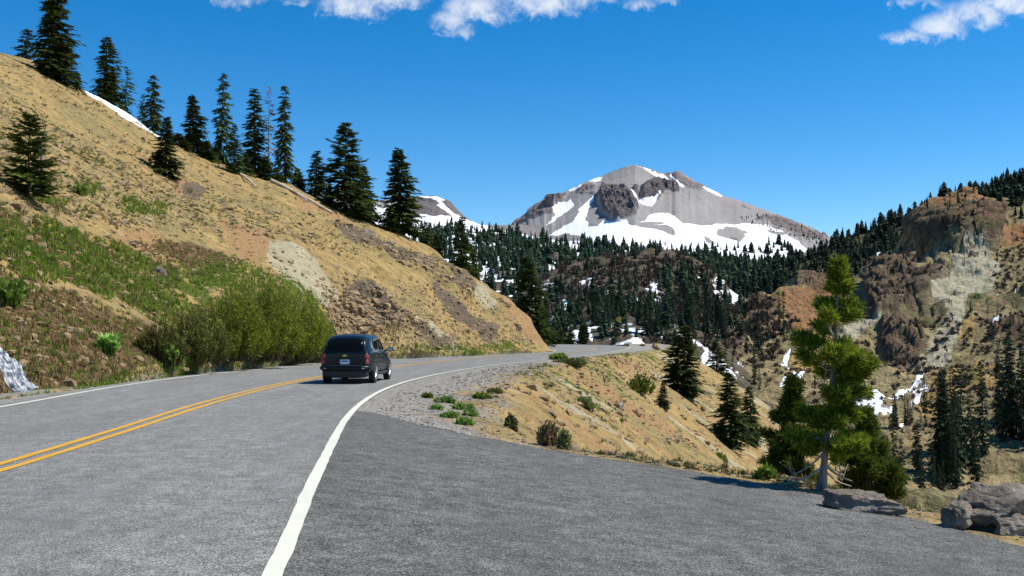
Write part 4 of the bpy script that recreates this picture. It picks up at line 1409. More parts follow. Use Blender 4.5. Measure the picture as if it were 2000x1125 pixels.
wood_things(canyon, [(1730, 880), (1850, 870), (1850, 830), (1740, 850)], 14, (36, 80), 'small conifer beside the snow gully on the canyon floor', 'conifers by the snow gully', 311, MID, (.6, .9))
wood_things(canyon, [(1400, 760), (1480, 780), (1560, 700), (1540, 600), (1500, 610), (1420, 690)], 16, (45, 95), 'dark conifer among the ochre spires left of the sunlit pine', 'conifers among the spires', 313, MID, (.55, .8))
wood_things(canyon, [(1640, 690), (2030, 640), (2030, 760), (1660, 740)], 10, (16, 42), 'small lone conifer dotted on the open canyon wall', 'scattered conifers on the canyon wall', 315, MID, (.7, 1.1))
wood_things(canyon, [(1620, 560), (1700, 525), (1850, 425), (2030, 385), (2030, 470), (1940, 440), (1760, 520)], 14, (12, 30), 'little conifer near the top of the canyon wall', 'conifers above the crags', 317, LITE, (.8, 1.2))
wood_things(ridge, [(1640, 470), (1830, 406), (2010, 342), (2010, 352), (1830, 416), (1640, 480)], 50, (16, 32), 'conifer standing on the right skyline ridge', 'skyline conifers on the right ridge', 319, LITE, (1.0, 1.5))
wood_things(peak, [(1440, 490), (1560, 500), (1530, 472), (1490, 478)], 20, (10, 24), 'conifer in the small clump on the snowfield under the peak', 'conifers on the snowfield', 321, LITE, (1.1, 1.7))

wood_stuff('distant_forest', 'conifer forest on the snowy shoulder under the peak', [
    (shoulder, [(790, 470), (850, 455), (1000, 475), (1050, 480), (1050, 560), (900, 560), (800, 520)], 420, 14, 30),
    (shoulder, [(780, 428), (905, 434), (1000, 460), (1000, 475), (850, 455), (790, 450)], 130, 8, 18),
    (shoulder, [(930, 445), (1000, 458), (1060, 468), (1200, 482), (1400, 508), (1560, 520), (1640, 492), (1640, 505), (1400, 520), (1200, 492), (1000, 475)], 230, 10, 30),
    (shoulder, [(1000, 475), (1200, 486), (1400, 510), (1560, 522), (1560, 560), (1480, 590), (1400, 550), (1300, 505), (1200, 505), (1060, 545), (1000, 555)], 360, 14, 38),
    (shoulder, [(1330, 510), (1560, 522), (1560, 610), (1470, 600), (1400, 560)], 260, 22, 46)], 331)
wood_stuff('distant_forest', 'dark conifer wood covering the right-hand ridge', [
    (ridge, [(1480, 550), (1640, 470), (1830, 406), (2100, 320), (2100, 400), (1850, 430), (1760, 500), (1640, 560), (1560, 590), (1440, 640)], 950, 16, 34),
    (canyon, [(1775, 452), (1830, 420), (1900, 395), (1960, 385), (2080, 365), (2080, 405), (1960, 402), (1890, 402), (1820, 428)], 130, 13, 30),
    (ridge, [(1830, 405), (2010, 343), (2080, 325), (2080, 370), (1960, 395), (1850, 410)], 220, 18, 34),
    (ridge, [(1400, 600), (1480, 548), (1560, 560), (1560, 620), (1480, 660), (1420, 640)], 240, 26, 50)], 333)
wood_stuff('distant_forest', 'conifers thinly spread over the scrub knoll', [
    (knoll, [(1060, 690), (1240, 690), (1340, 700), (1420, 690), (1470, 620), (1400, 560), (1300, 520), (1270, 570), (1180, 580), (1070, 570)], 210, 24, 52),
    (knoll, [(940, 690), (1070, 690), (1075, 560), (1000, 556), (940, 565)], 70, 26, 56), (knoll, [(1060, 545), (1200, 508), (1310, 500), (1300, 540), (1180, 560), (1070, 570)], 45, 10, 26),
    (peak, [(1420, 415), (1500, 420), (1640, 470), (1640, 490), (1560, 470), (1480, 440)], 190, 3, 7), (peak, [(1180, 480), (1400, 478), (1560, 490), (1560, 510), (1200, 500)], 50, 8, 16)], 335)


# bare grey brush on the far slopes
def brush_proto(seed, n=46):
    g = np.random.default_rng(seed)
    a = g.uniform(0, 6.28, n)
    el = g.uniform(.3, 1.45, n)
    d = np.stack([np.cos(a) * np.cos(el), np.sin(a) * np.cos(el), np.sin(el)], 1)
    b = np.stack([g.normal(0, .25, n), g.normal(0, .25, n), 0 * a], 1)
    L = g.uniform(.6, 1.2, n)
    hz = np.stack([-np.sin(a), np.cos(a), 0 * a], 1) * .05
    V = np.stack([b - hz, b + hz, b + d * L[:, None] + hz * 2.2, b + d * L[:, None] - hz * 2.2], 1).reshape(-1, 3)
    return V, np.arange(4 * n).reshape(-1, 4)


BRP = [brush_proto(i) for i in (1, 2, 3)]


def scatter(G, protos, pts, sizes, g, nz=1.0, sink=.08):
    for p, s in zip(pts, sizes):
        V, Fq = protos[int(g.integers(len(protos)))]
        a = g.uniform(0, 6.28)
        c, sn = math.cos(a) * s, math.sin(a) * s
        G.add(np.stack([V[:, 0] * c - V[:, 1] * sn, V[:, 0] * sn + V[:, 1] * c, V[:, 2] * s * nz - sink * s], 1) + p, Fq)


g = np.random.default_rng(77)
G = Geo()
for sheet, poly, n, s0, s1 in [(knoll, [(1060, 640), (1180, 640), (1300, 640), (1460, 620), (1380, 540), (1310, 500), (1210, 508), (1110, 528), (1060, 545)], 850, 8, 20),
                               (knoll, [(1250, 700), (1420, 720), (1470, 640), (1400, 570), (1300, 600)], 170, 14, 30),
                               (canyon, [(1640, 760), (2030, 700), (2030, 620), (1880, 640), (1640, 690)], 300, 4, 13), (canyon, [(1700, 700), (2030, 900), (2030, 760), (1850, 720)], 420, 4, 16),
                               (canyon, [(1380, 740), (1500, 740), (1560, 640), (1480, 610), (1400, 680)], 240, 7, 20), (canyon, [(1480, 700), (1700, 700), (1850, 780), (1850, 900), (1700, 880), (1500, 800)], 420, 4, 13), (canyon, [(1940, 500), (2040, 440), (2040, 620), (1940, 560)], 300, 4, 9), (canyon, [(1700, 540), (1860, 530), (1830, 600), (1730, 640)], 90, 4, 9)]:
    q = sample_poly(poly, n, g)
    pts = [sheet.at(*k) for k in q]
    scatter(G, BRP, pts, [g.uniform(s0, s1) / F * k[1] * .6 for k in pts], g)
tag(G.obj('brush', MAT['brush'], None, False), 'leafless grey-brown brush on the far slopes', 'brush', None, 'stuff')

# ------------------------------------------------------------------ plants, stones and other things close by
def tuft_proto(seed, n=9, h=1.0, spread=.55, w=.07, flat=0.0):
    g = np.random.default_rng(seed)
    a = g.uniform(0, 6.28, n)
    tilt = g.uniform(.05, spread, n)
    L = g.uniform(.55, 1.1, n) * h
    b = np.stack([g.normal(0, .16, n), g.normal(0, .16, n), 0 * a], 1)
    d = np.stack([np.cos(a) * np.sin(tilt), np.sin(a) * np.sin(tilt), np.cos(tilt)], 1)
    hz = np.stack([-np.sin(a), np.cos(a), 0 * a], 1) * w
    V = np.stack([b - hz, b + hz, b + d * L[:, None] * .6 + hz * .8, b + d * L[:, None]], 1).reshape(-1, 3)
    return V, np.arange(4 * n).reshape(-1, 4)


TUFT = [tuft_proto(i) for i in range(5)]
CUSH = [tuft_proto(20 + i, 16, .8, 1.35, .09) for i in range(4)]


def ico(sub):
    bm = bmesh.new()
    bmesh.ops.create_icosphere(bm, subdivisions=sub, radius=1)
    V = np.array([v.co[:] for v in bm.verts])
    Ft = np.array([[v.index for v in f.verts] for f in bm.faces])
    bm.free()
    return V, Ft


def stone_proto(seed, sub=1, cuts=9):
    g = np.random.default_rng(seed)
    V, Ft = ico(sub)
    for _ in range(cuts):
        n = g.normal(0, 1, 3)
        n /= np.linalg.norm(n)
        k = g.uniform(.45, .85)
        d = V @ n
        V = V - np.where(d > k, d - k, 0)[:, None] * n
    V = V * g.uniform(.7, 1.25, 3) * [1, 1, .75]
    return V, Ft


STONE = [stone_proto(i) for i in range(6)]


def hill_pts(poly, n, g, patch=None, th=0.0):
    q = sample_poly(poly, n, g)
    q = q[~inpoly(q[:, 0], q[:, 1], [(-30, 630), (20, 648), (60, 690), (95, 735), (80, 765), (30, 750), (-30, 725)])]   # leave the stream bed bare
    P = np.array([hill.at(*k) for k in q])
    if patch:
        P = P[fbm(P, patch, 4, 131) + g.normal(0, .08, len(P)) > th]
    return P


def stuff(name, label, cat, mat, jobs, seed, protos, sink=.06, nz=1.0, smooth=False, k=1.0):
    g = np.random.default_rng(seed)
    G = Geo()
    for pts, s0, s1 in jobs:
        sz = (s0 + (s1 - s0) * g.uniform(0, 1, len(pts)) ** 2) * k
        scatter(G, protos, pts, sz, g, nz, sink)
    o = G.obj(name, MAT[mat], None, smooth)
    return tag(o, label, cat, None, 'stuff')


gg = np.random.default_rng(91)
GR = hill_polys['green']
BR = hill_polys['brown']
whole = [(-60, 830), (-60, 130), (60, 140), (250, 240), (500, 345), (780, 470), (960, 580), (1045, 665), (1060, 680), (770, 700), (560, 710), (240, 745)]
upper = [(-60, 480), (-60, 130), (60, 140), (250, 240), (500, 345), (780, 470), (900, 540), (800, 520), (560, 480), (300, 460), (100, 430)]


def clump_pts(poly, n, k, r, g):
    c = hill_pts(poly, n, g, 4.5, -.12)
    out = []
    for p in c:
        m = int(g.integers(1, k))
        for _ in range(m):
            d = g.normal(0, r, 2)
            out.append(p + d[0] * np.array([.75, .5, -.38]) + d[1] * np.array([-.3, .95, .1]))
    return np.array(out)


stuff('grass', 'green grass and herbs growing in patches on the left bank', 'grass', 'grass',
      [(clump_pts(GR[0], 1300, 8, .35, gg), .2, .6), (hill_pts(GR[1], 260, gg), .25, .6), (hill_pts(GR[2], 80, gg), .3, .8), (hill_pts(GR[3], 60, gg), .3, .8),
       (hill_pts(GR[4], 5200, gg, 4.0, -.1), .10, .34), (hill_pts(GR[5], 900, gg), .2, .55), (hill_pts(GR[6], 900, gg), .2, .5), (hill_pts(GR[7], 400, gg), .2, .6), (hill_pts(BR[0], 1700, gg), .15, .5), (hill_pts(GR[0], 8000, gg, 3.5, 0.15), .15, .55)], 401, TUFT + CUSH, k=.62)
stuff('grass', 'straw-coloured dry grass hanging on the brown bank', 'grass', 'dry',
      [(hill_pts(BR[0], 4200, gg), .15, .5), (hill_pts(BR[1], 700, gg), .15, .45), (clump_pts(upper, 1100, 6, .5, gg), .15, .45), (hill_pts(GR[0], 4500, gg, 5, -.05), .15, .5)], 403, TUFT + CUSH, k=.6)
stuff('grass', 'sparse olive tufts dotted over the tan hillside', 'grass', 'sage',
      [(clump_pts(upper, 1500, 5, .6, gg), .15, .42), (hill_pts(whole, 1500, gg), .12, .4)], 405, CUSH, .1, .7)
cut = [(600, 560), (760, 560), (960, 590), (1050, 670), (1000, 690), (770, 700), (640, 705)]
stuff('scree', 'broken stones lying over the left hill and its cut', 'stones', 'rocktan',
      [(hill_pts(cut, 2600, gg), .04, .30), (hill_pts(whole, 1500, gg), .04, .32), (hill_pts(hill_polys['rock'][0], 500, gg), .1, .6), (hill_pts(hill_polys['rock'][2], 300, gg), .1, .5), (hill_pts(upper, 700, gg), .08, .5)], 407, STONE, .15)


def emb_pts(n, ylo, yhi, dlo, dhi, g, power=1.0):
    y = g.uniform(ylo, yhi, n * 4)
    d = dlo + (dhi - dlo) * g.uniform(0, 1, n * 4) ** power
    x = ip(y, XB) + d
    ok = (~on_asphalt(x, y)) & (x > xw(y) + .45)
    x, y = x[ok][:n], y[ok][:n]
    # sit on the built mesh
    i = np.clip(np.searchsorted(ey, y), 0, len(ey) - 1)
    j = np.array([np.clip(np.searchsorted(eo, xx - xw(yy)), 0, len(eo) - 1) for xx, yy in zip(x, y)])
    z = EZ[i, j]
    return np.stack([x, y, z], 1)


stuff('scree', 'loose stones on the sandy embankment', 'stones', 'rocktan',
      [(emb_pts(1500, 14, 60, .2, 14, gg), .03, .26), (emb_pts(1800, 30, 150, .3, 26, gg), .06, .42), (emb_pts(900, 6, 18, -.2, 2.2, gg), .015, .11)], 409, STONE, .1)
stuff('gravel', 'grey gravel scattered along the pullout edge and the shoulder', 'gravel', 'rock',
      [(emb_pts(2600, 17, 30, -3.2, .6, gg), .012, .06), (emb_pts(2200, 5, 18, -.55, 1.0, gg), .008, .05), (emb_pts(900, 28, 60, -2.2, .4, gg), .03, .10)], 411, STONE, .1)
stuff('grass', 'green weeds along the top of the embankment below the white line', 'grass', 'sage',
      [(emb_pts(900, 40, 110, -.3, 4.2, gg), .12, .42), (emb_pts(500, 20, 150, 1, 22, gg), .08, .35), (emb_pts(260, 14, 17.5, -.1, .7, gg), .05, .2), (emb_pts(160, 7, 15, -.1, 1.4, gg), .04, .14)], 413, CUSH, .1, .8)
stuff('grass', 'dry yellow grass at the lip of the pullout', 'grass', 'dry', [(emb_pts(700, 6, 17.5, -.1, 2.2, gg), .04, .16), (emb_pts(900, 17, 100, .5, 18, gg), .07, .28)], 415, TUFT)


q_ = gg.uniform(0, 1, 1100)
ii_ = (q_ * (len(pe) - 3)).astype(int)
ii_ = ii_[(pe[ii_, 1] > 5)]
off_ = gg.exponential(.22, len(ii_))
ctr_ = np.array([-1.0, 9.0])
dd_ = ctr_ - pe[ii_]
dd_ /= np.linalg.norm(dd_, axis=1)[:, None]
xy_ = pe[ii_] + dd_ * off_[:, None]
stuff('gravel', 'small stones spilled onto the edge of the pullout asphalt', 'gravel', 'rocktan', [(np.stack([xy_[:, 0], xy_[:, 1], Hr(xy_[:, 0], xy_[:, 1]) + .006], 1), .006, .03)], 417, STONE, 0.0)


# --- bushes
def bush_geo(w, h, n_stem, n_leaf, seed, leaf=.15, depth=.7):
    g = np.random.default_rng(seed)
    st, lf = Geo(), []
    a = g.uniform(0, 6.28, n_stem)
    rr = np.sqrt(g.uniform(0, 1, n_stem))
    tip = np.stack([np.cos(a) * rr * w * .5, np.sin(a) * rr * w * .5 * depth, h * np.sqrt(np.maximum(.04, 1 - rr**2 * .93)) * g.uniform(.58, 1.12, n_stem)], 1)
    base = np.stack([np.cos(a) * rr * w * .34, np.sin(a) * rr * w * .34 * depth, 0 * a - .15], 1) + g.normal(0, .05, (n_stem, 3))
    for i in range(n_stem):
        m = base[i] * .45 + tip[i] * .55
        m[2] += .06 * h
        st.add(*tube([base[i], m, tip[i]], [.022, .014, .004], 3))
    k = g.integers(0, n_stem, n_leaf)
    s = g.uniform(.05, 1.0, n_leaf) ** .8
    m = base * .45 + tip * .55
    m[:, 2] += .06 * h
    P = ((1 - s)**2)[:, None] * base[k] + (2 * s * (1 - s))[:, None] * m[k] + (s**2)[:, None] * tip[k] + g.normal(0, .07 * h / 3, (n_leaf, 3))
    d = tip[k] - base[k]
    d /= np.linalg.norm(d, axis=1)[:, None]
    d = d + g.normal(0, .55, (n_leaf, 3))
    d /= np.linalg.norm(d, axis=1)[:, None]
    q = np.cross(d, g.normal(0, 1, (n_leaf, 3)))
    q /= np.linalg.norm(q, axis=1)[:, None]
    L = leaf * g.uniform(.6, 1.3, n_leaf)
    V = np.stack([P, P + d * (L * .5)[:, None] + q * (L * .19)[:, None], P + d * L[:, None], P + d * (L * .5)[:, None] - q * (L * .19)[:, None]], 1).reshape(-1, 3)
    return st, (V, np.arange(len(V)).reshape(-1, 4))


def bush(name, pos, w, h, ns, nl, seed, label, mat='willow', cat='bush', leaf=.15, group=None, depth=.7, rot=0, tilt=None):
    e = empty(name, pos, label, cat, group, rot)
    if tilt:
        e.rotation_euler = (tilt[0], tilt[1], rot)
    st, (V, Fq) = bush_geo(w, h, ns, nl, seed, leaf, depth)
    st.obj('stems', MAT['twig'], e)
    link('leaves', npmesh('leaves', V, [Fq], MAT[mat], False), e)
    return e


def hb_at(px, py):
    return hill.at(px, py)


for (px, py, w, h, ns, nl, sd_, lab, mat) in [(603, 704, 100, 84, 170, 7000, 500, 'smallest green willow bush, right behind the dark car', 'willow'),
                                              (553, 708, 175, 134, 260, 15000, 501, 'round green willow bush, second from the dark car', 'willow'),
                                              (488, 712, 190, 158, 320, 18000, 503, 'tallest green willow bush on the bank beside the road', 'willow'),
                                              (425, 716, 175, 128, 300, 13000, 502, 'olive willow bush just left of the tallest one', 'willow'),
                                              (362, 720, 155, 98, 280, 7500, 505, 'brownish willow with bare twigs, left of the olive one', 'willowdry'),
                                              (306, 714, 110, 76, 190, 4200, 507, 'leftmost brown twiggy willow with few leaves', 'willowdry')]:
    p = hb_at(px, py)
    m = p[1] / F
    bush('willow_bush', p, w * m, h * m, ns, int(nl * 2.2), sd_, lab, mat, 'bush', .105, 'willow bushes beside the road')

# low shrubs on the embankment and the hill
for (px, py, w, h, lab, mat, sd_) in [(1250, 768, 62, 34, 'long low green shrub in the middle of the embankment', 'grass', 521), (1072, 868, 40, 42, 'dry twiggy shrub at the pullout edge, taller of two', 'dry', 523), (1100, 876, 22, 34, 'dark twiggy shrub just right of the dry one at the pullout edge', 'sage', 525),
                                      (998, 838, 22, 26, 'small dark shrub on the bare orange part of the embankment', 'sage', 527), (1140, 800, 44, 22, 'low grey-green shrub on the upper embankment', 'sage', 529), (1112, 712, 64, 8, 'grey-green shrub hugging the white edge line', 'sage', 531), (1496, 934, 34, 20, 'yellowish little shrub at the left foot of the sunlit pine', 'grass', 533),
                                      (1090, 702, 30, 8, 'green weedy clump at the top of the embankment', 'grass', 535), (1405, 905, 26, 18, 'small green shrub below the wide conifer on the embankment', 'grass', 537)]:
    p = hit(px, py)
    m = p[1] / F
    bush('shrub', p, w * m, h * m, 60, 1300, sd_, lab, mat, 'shrub', .09 * max(1, p[1] / 25), 'shrubs on the embankment')
for k, (px, py, w, lab) in enumerate([(868, 786, 34, 'green cushion plant on the gravel nearest the white line'), (905, 800, 40, 'largest green cushion plant on the gravel'), (880, 815, 30, 'green cushion plant in the middle of the gravel patch'), (918, 812, 26, 'yellow-green cushion plant right of the largest one'),
                                      (852, 800, 22, 'small cushion plant on the left of the gravel patch'), (905, 828, 30, 'green cushion plant nearest the pullout on the gravel'), (940, 778, 34, 'pale cushion plant where gravel meets the embankment'), (965, 768, 30, 'grey-green cushion plant at the back of the gravel'), (835, 776, 18, 'tiny cushion plant closest to the car side of the gravel')]):
    p = hit(px, py)
    m = p[1] / F
    bush('cushion_plant', p, w * m * 1.15, w * m * .27, 40, 520, 551 + k, lab, 'lily' if k < 6 else 'grass', 'plant', .10, 'cushion plants on the gravel')


# --- big-leaved bright plants on the left bank
def lily(pos, w, h, seed, label):
    g = np.random.default_rng(seed)
    e = empty('corn_lily', pos, label, 'plant', 'bright leafy plants on the left bank')
    st, lf = Geo(), Geo()
    for i in range(34):
        a = g.uniform(0, 6.28)
        r = w * .36 * math.sqrt(g.uniform(0, 1))
        b = np.array([math.cos(a) * r, math.sin(a) * r, 0])
        hh = h * g.uniform(.4, .8)
        st.add(*tube([b, b * 1.1 + [0, 0, hh]], [.02, .012], 4))
        for k in range(6):
            a2 = g.uniform(0, 6.28)
            el = g.uniform(.5, 1.35)
            d = np.array([math.cos(a2) * math.cos(el), math.sin(a2) * math.cos(el), math.sin(el)])
            q = np.cross(d, [0, 0, 1.0])
            q /= np.linalg.norm(q)
            up = np.cross(q, d)
            p0 = b * 1.05 + [0, 0, hh * g.uniform(.3, 1)]
            L = h * g.uniform(.32, .55)
            ww = L * .24
            V = [p0, p0 + d * L * .4 + q * ww - up * .02, p0 + d * L * .4 + up * .03 * 0, p0 + d * L * .4 - q * ww - up * .02, p0 + d * L - [0, 0, L * .15]]
            lf.add(V, np.array([[0, 1, 2], [0, 2, 3], [1, 4, 2], [2, 4, 3]]))
    st.obj('stems', MAT['grass'], e)
    lf.obj('leaves', MAT['lily'], e, False)


for k, (px, py, w, h, lab) in enumerate([(203, 700, 52, 42, 'pale yellow-green leafy plant standing alone above the brown bank'), (318, 724, 58, 52, 'largest bright green leafy plant beside the road'), (25, 588, 62, 56, 'bright green leafy plant high on the bank at the left edge'), (384, 714, 44, 32, 'leafy plant at the foot of the brown willow, right of the largest'),
                                         (470, 712, 36, 24, 'small leafy plant at the foot of the tallest willow'), (150, 385, 40, 18, 'leafy green patch on the tan slope right of the bushy pine'), (600, 700, 40, 42, 'bright leafy plant at the right foot of the round willow')]):
    p = hill.at(px, py)
    m = p[1] / F
    lily(p, w * m, h * m, 571 + k, lab)


# --- boulders
def boulder(name, pos, size, seed, label, cat='boulder', rot=0.0, mat='rock', cuts=14, group=None, tilt=0.0):
    V, Ft = stone_proto(seed, 5, cuts)
    n = V / (np.linalg.norm(V, axis=1)[:, None] + 1e-9)
    V = V + n * (fbm(V + seed, .8, 6, seed, .6, True) * .24 + fbm(V + seed, .22, 4, seed + 7) * .06)[:, None]
    led = fbm(V * np.array([1, 1, 2.2]) + seed * 3.1, .7, 3, seed + 3) * 5
    V = V + n * ((np.floor(led) + np.clip((led - np.floor(led)) * 4, 0, 1)) / 5 * .16)[:, None]
    V = V * np.array(size) / 2 / np.abs(V).max(0)
    me = npmesh(name, V, [Ft], MAT[mat], True)
    o = link(name, me)
    o.location = [float(v) for v in pos]
    o.rotation_euler = (tilt, tilt * .5, rot)
    return tag(o, label, cat, group)


def px_boulder(px, py, w, h, seed, label, depth=.9, drop=.25, **k):
    p = hit(px, py)
    m = p[1] / F
    pos = p + np.array([0, w * m * depth * .3, h * m * (.5 - drop)])
    return boulder('boulder', pos, (w * m, w * m * depth, h * m), seed, label, **k)


px_boulder(1700, 1003, 165, 62, 611, 'long flat grey slab lying at the foot of the sunlit pine', .55, .30, rot=-.25)
px_boulder(1960, 1040, 205, 108, 617, 'largest grey boulder, cut off by the right edge of the photo', .8, .17, rot=.4, cuts=26)
px_boulder(1878, 1034, 84, 70, 619, 'smaller purplish boulder leaning on the left of the largest one', .8, .22, rot=.8)
px_boulder(1985, 1048, 90, 62, 623, 'pale angular rock in front of the largest boulder at the right edge', .8, .25, rot=.2)
px_boulder(1925, 1008, 60, 46, 629, 'rock wedged between the largest boulder and the smaller purplish one', .7, .2, rot=1.2)
px_boulder(1284, 684, 22, 18, 631, 'tan rock at the end of the white edge line by the bend', 1, .2, mat='rocktan')
px_boulder(1300, 690, 40, 10, 633, 'flat tan rock just below the one by the bend', 1, .2, mat='rocktan')
px_boulder(1256, 676, 14, 7, 637, 'small pale stone on the far road edge', 1, .2, mat='rocktan')
px_boulder(1208, 800, 40, 26, 641, 'grey rock jutting from the upper embankment', 1, .35, mat='rock')
px_boulder(1128, 795, 30, 20, 643, 'brown rock beside the low shrub on the embankment', 1, .3, mat='rocktan')
px_boulder(1380, 905, 26, 18, 647, 'reddish rock low on the embankment', 1, .3, mat='rocktan')
for k, (px, py, w, h, lab) in enumerate([(612, 412, 18, 14, 'grey stone beneath the pale fallen logs'), (722, 458, 34, 28, 'dark rock outcrop on the upper hill'), (755, 478, 30, 24, 'dark rock below the upper outcrop'), (757, 622, 46, 30, 'overhanging brown rock in the road cut behind the car'), (975, 600, 34, 24, 'rusty red rock near the nose of the hill'), (1003, 640, 26, 18, 'rusty rock above the hollow at the nose of the hill'),
                                         (730, 600, 40, 30, 'tan rock in the road cut left of the overhang'), (690, 612, 44, 32, 'reddish rock in the road cut right of the willow'), (298, 552, 26, 34, 'grey rock in the green patch above the willows'), (248, 485, 40, 18, 'reddish rock ledge above the green patch')]):
    p = hill.at(px, py)
    m = p[1] / F
    boulder('rock', p, (w * m, w * m * 1.1, h * m), 651 + k, lab, 'rock', rot=k, mat='rock' if k in (1, 2, 8) else 'rocktan', cuts=12)


# --- fallen logs
def log(a, b, r, label, seed):
    g = np.random.default_rng(seed)
    A, B = hill.at(*a) + [0, 0, r * 1.2], hill.at(*b) + [0, 0, r * 1.2]
    t = np.linspace(0, 1, 9)[:, None]
    P = A * (1 - t) + B * t
    for i in range(1, 8):
        pass
    P[:, 2] += .10 * np.sin(t[:, 0] * 3.14) + g.normal(0, .02, 9)
    c = P.mean(0)
    G = Geo()
    G.add(*tube(P - c, np.linspace(r, r * .6, 9), 8))
    for e, s in ((0, 1), (-1, -1)):
        rr = r if e == 0 else r * .6
        d = (P[1] - P[0]) / np.linalg.norm(P[1] - P[0])
        G.add(*tube([P[e] - c - d * s * .001, P[e] - c + d * s * .02], [rr * .98, .001], 8))
    o = G.obj('fallen_log', MAT['deadwood'])
    o.location = [float(v) for v in c]
    return tag(o, label, 'log', 'fallen logs on the hill')


log((530, 354), (652, 416), .20, 'long bleached log lying down the crest below the dead red tree', 1)
log((552, 360), (604, 390), .15, 'shorter bleached log lying just above the long one', 2)
log((470, 338), (502, 362), .14, 'small pale log left of the two longer logs', 3)


# --- little cascade and its snow remnant at the left edge
t = NT('white_water')
n_ = t.noise(t.scalev(t.attr('flow'), (9, 1.6, 1)), 2.2, 6, .7)
t.color(t.ramp(n_, [(.38, (.05, .045, .035)), (.46, (.45, .48, .48)), (.54, (.9, .91, .91))])).set(Roughness=.7, Specular_IOR_Level=.2)
t.bump(n_, .8, .08)
MAT['water'] = t.m
path = [(-6, 636), (10, 652), (28, 674), (42, 694), (56, 712), (72, 732)]
PP = np.array([hill.at(max(x, -15), y) for x, y in path])
PP[0][0] -= .1
pp = resample(PP, .05)
nn = len(pp)
wv = np.linspace(-1, 1, 22)
wid_ = .24 + .24 * np.linspace(0, 1, nn) + fbm(pp, .5, 3, 4) * .16
lat = np.array([.92, .05, .38])
V = pp[:, None] + lat * (wv[None, :, None] * wid_[:, None, None]) + np.array([.35, -.75, .25]) * .32
V = V + fbm(V, .12, 4, 8)[..., None] * np.array([.4, -.8, .4]) * .06
wc = V.reshape(-1, 3).mean(0)
fl_ = np.stack([wv[None] * wid_[:, None], np.broadcast_to((np.arange(nn) * .05)[:, None], (nn, 22)), np.zeros((nn, 22))], -1).reshape(-1, 3)
o = link('stream', npmesh('stream', V - wc, [gridfaces(nn, 22)], MAT['water'], True, None, dict(flow=fl_)))
o.location = [float(v) for v in wc]
tag(o, 'small white cascade running down the bank at the left edge', 'cascade', kind='structure')
t = NT('old_snow')
t.color(t.mix(t.noise(t.obj(), 3, 4), (.8, .86, .86), (.62, .72, .72))).set(Roughness=.7)
t.bump(t.noise(t.obj(), 6, 4), .4, .05)
MAT['snow'] = t.m
p = hill.at(-8, 690)
V, Ft = ico(4)
V = V * np.array([.32, .4, .62]) + (fbm(V, .5, 4, 3) * .06)[:, None] * V
o = link('snow_remnant', npmesh('snow_remnant', V, [Ft], MAT['snow']))
o.location = (float(p[0]) + .25, float(p[1]) - .75, float(p[2]) + .1)
tag(o, 'lump of old snow beside the cascade at the left edge', 'snow')

# --- yellow road sign beyond the bend
p = np.array(Pw(1209, 676, 177.5))
p[2] = float(zr(177.5)) - .1
D_ = 177.5
top = (676 - 623) / F * D_
e = empty('road_sign', p, 'yellow diamond warning sign among dark trees beyond the bend', 'road sign', rz=.12)
G = Geo()
G.add(*tube([(0, .04, -.4), (0, .04, top - .2)], [.045, .045], 6))
G.obj('post', simple('sign_post_wood', (.10, .07, .05), .8), e)
s = .58
bm = bmesh.new()
for y_, sc_ in ((0, 1), (-.012, .96)):
    pass
Gv = Geo()
Z0 = top - .45
Gv.add([(0, 0, Z0 - s), (s, 0, Z0), (0, 0, Z0 + s), (-s, 0, Z0), (0, -.02, Z0 - s), (s, -.02, Z0), (0, -.02, Z0 + s), (-s, -.02, Z0)],
       np.array([[3, 2, 1, 0], [4, 5, 6, 7], [0, 1, 5, 4], [1, 2, 6, 5], [2, 3, 7, 6], [3, 0, 4, 7]]))
Gv.obj('panel', simple('yellow_sign_sheet', (.75, .36, .02), .5), e, False)
bm.free()

# ------------------------------------------------------------------ the sunlit pine beside the pullout, and the two small ones behind it


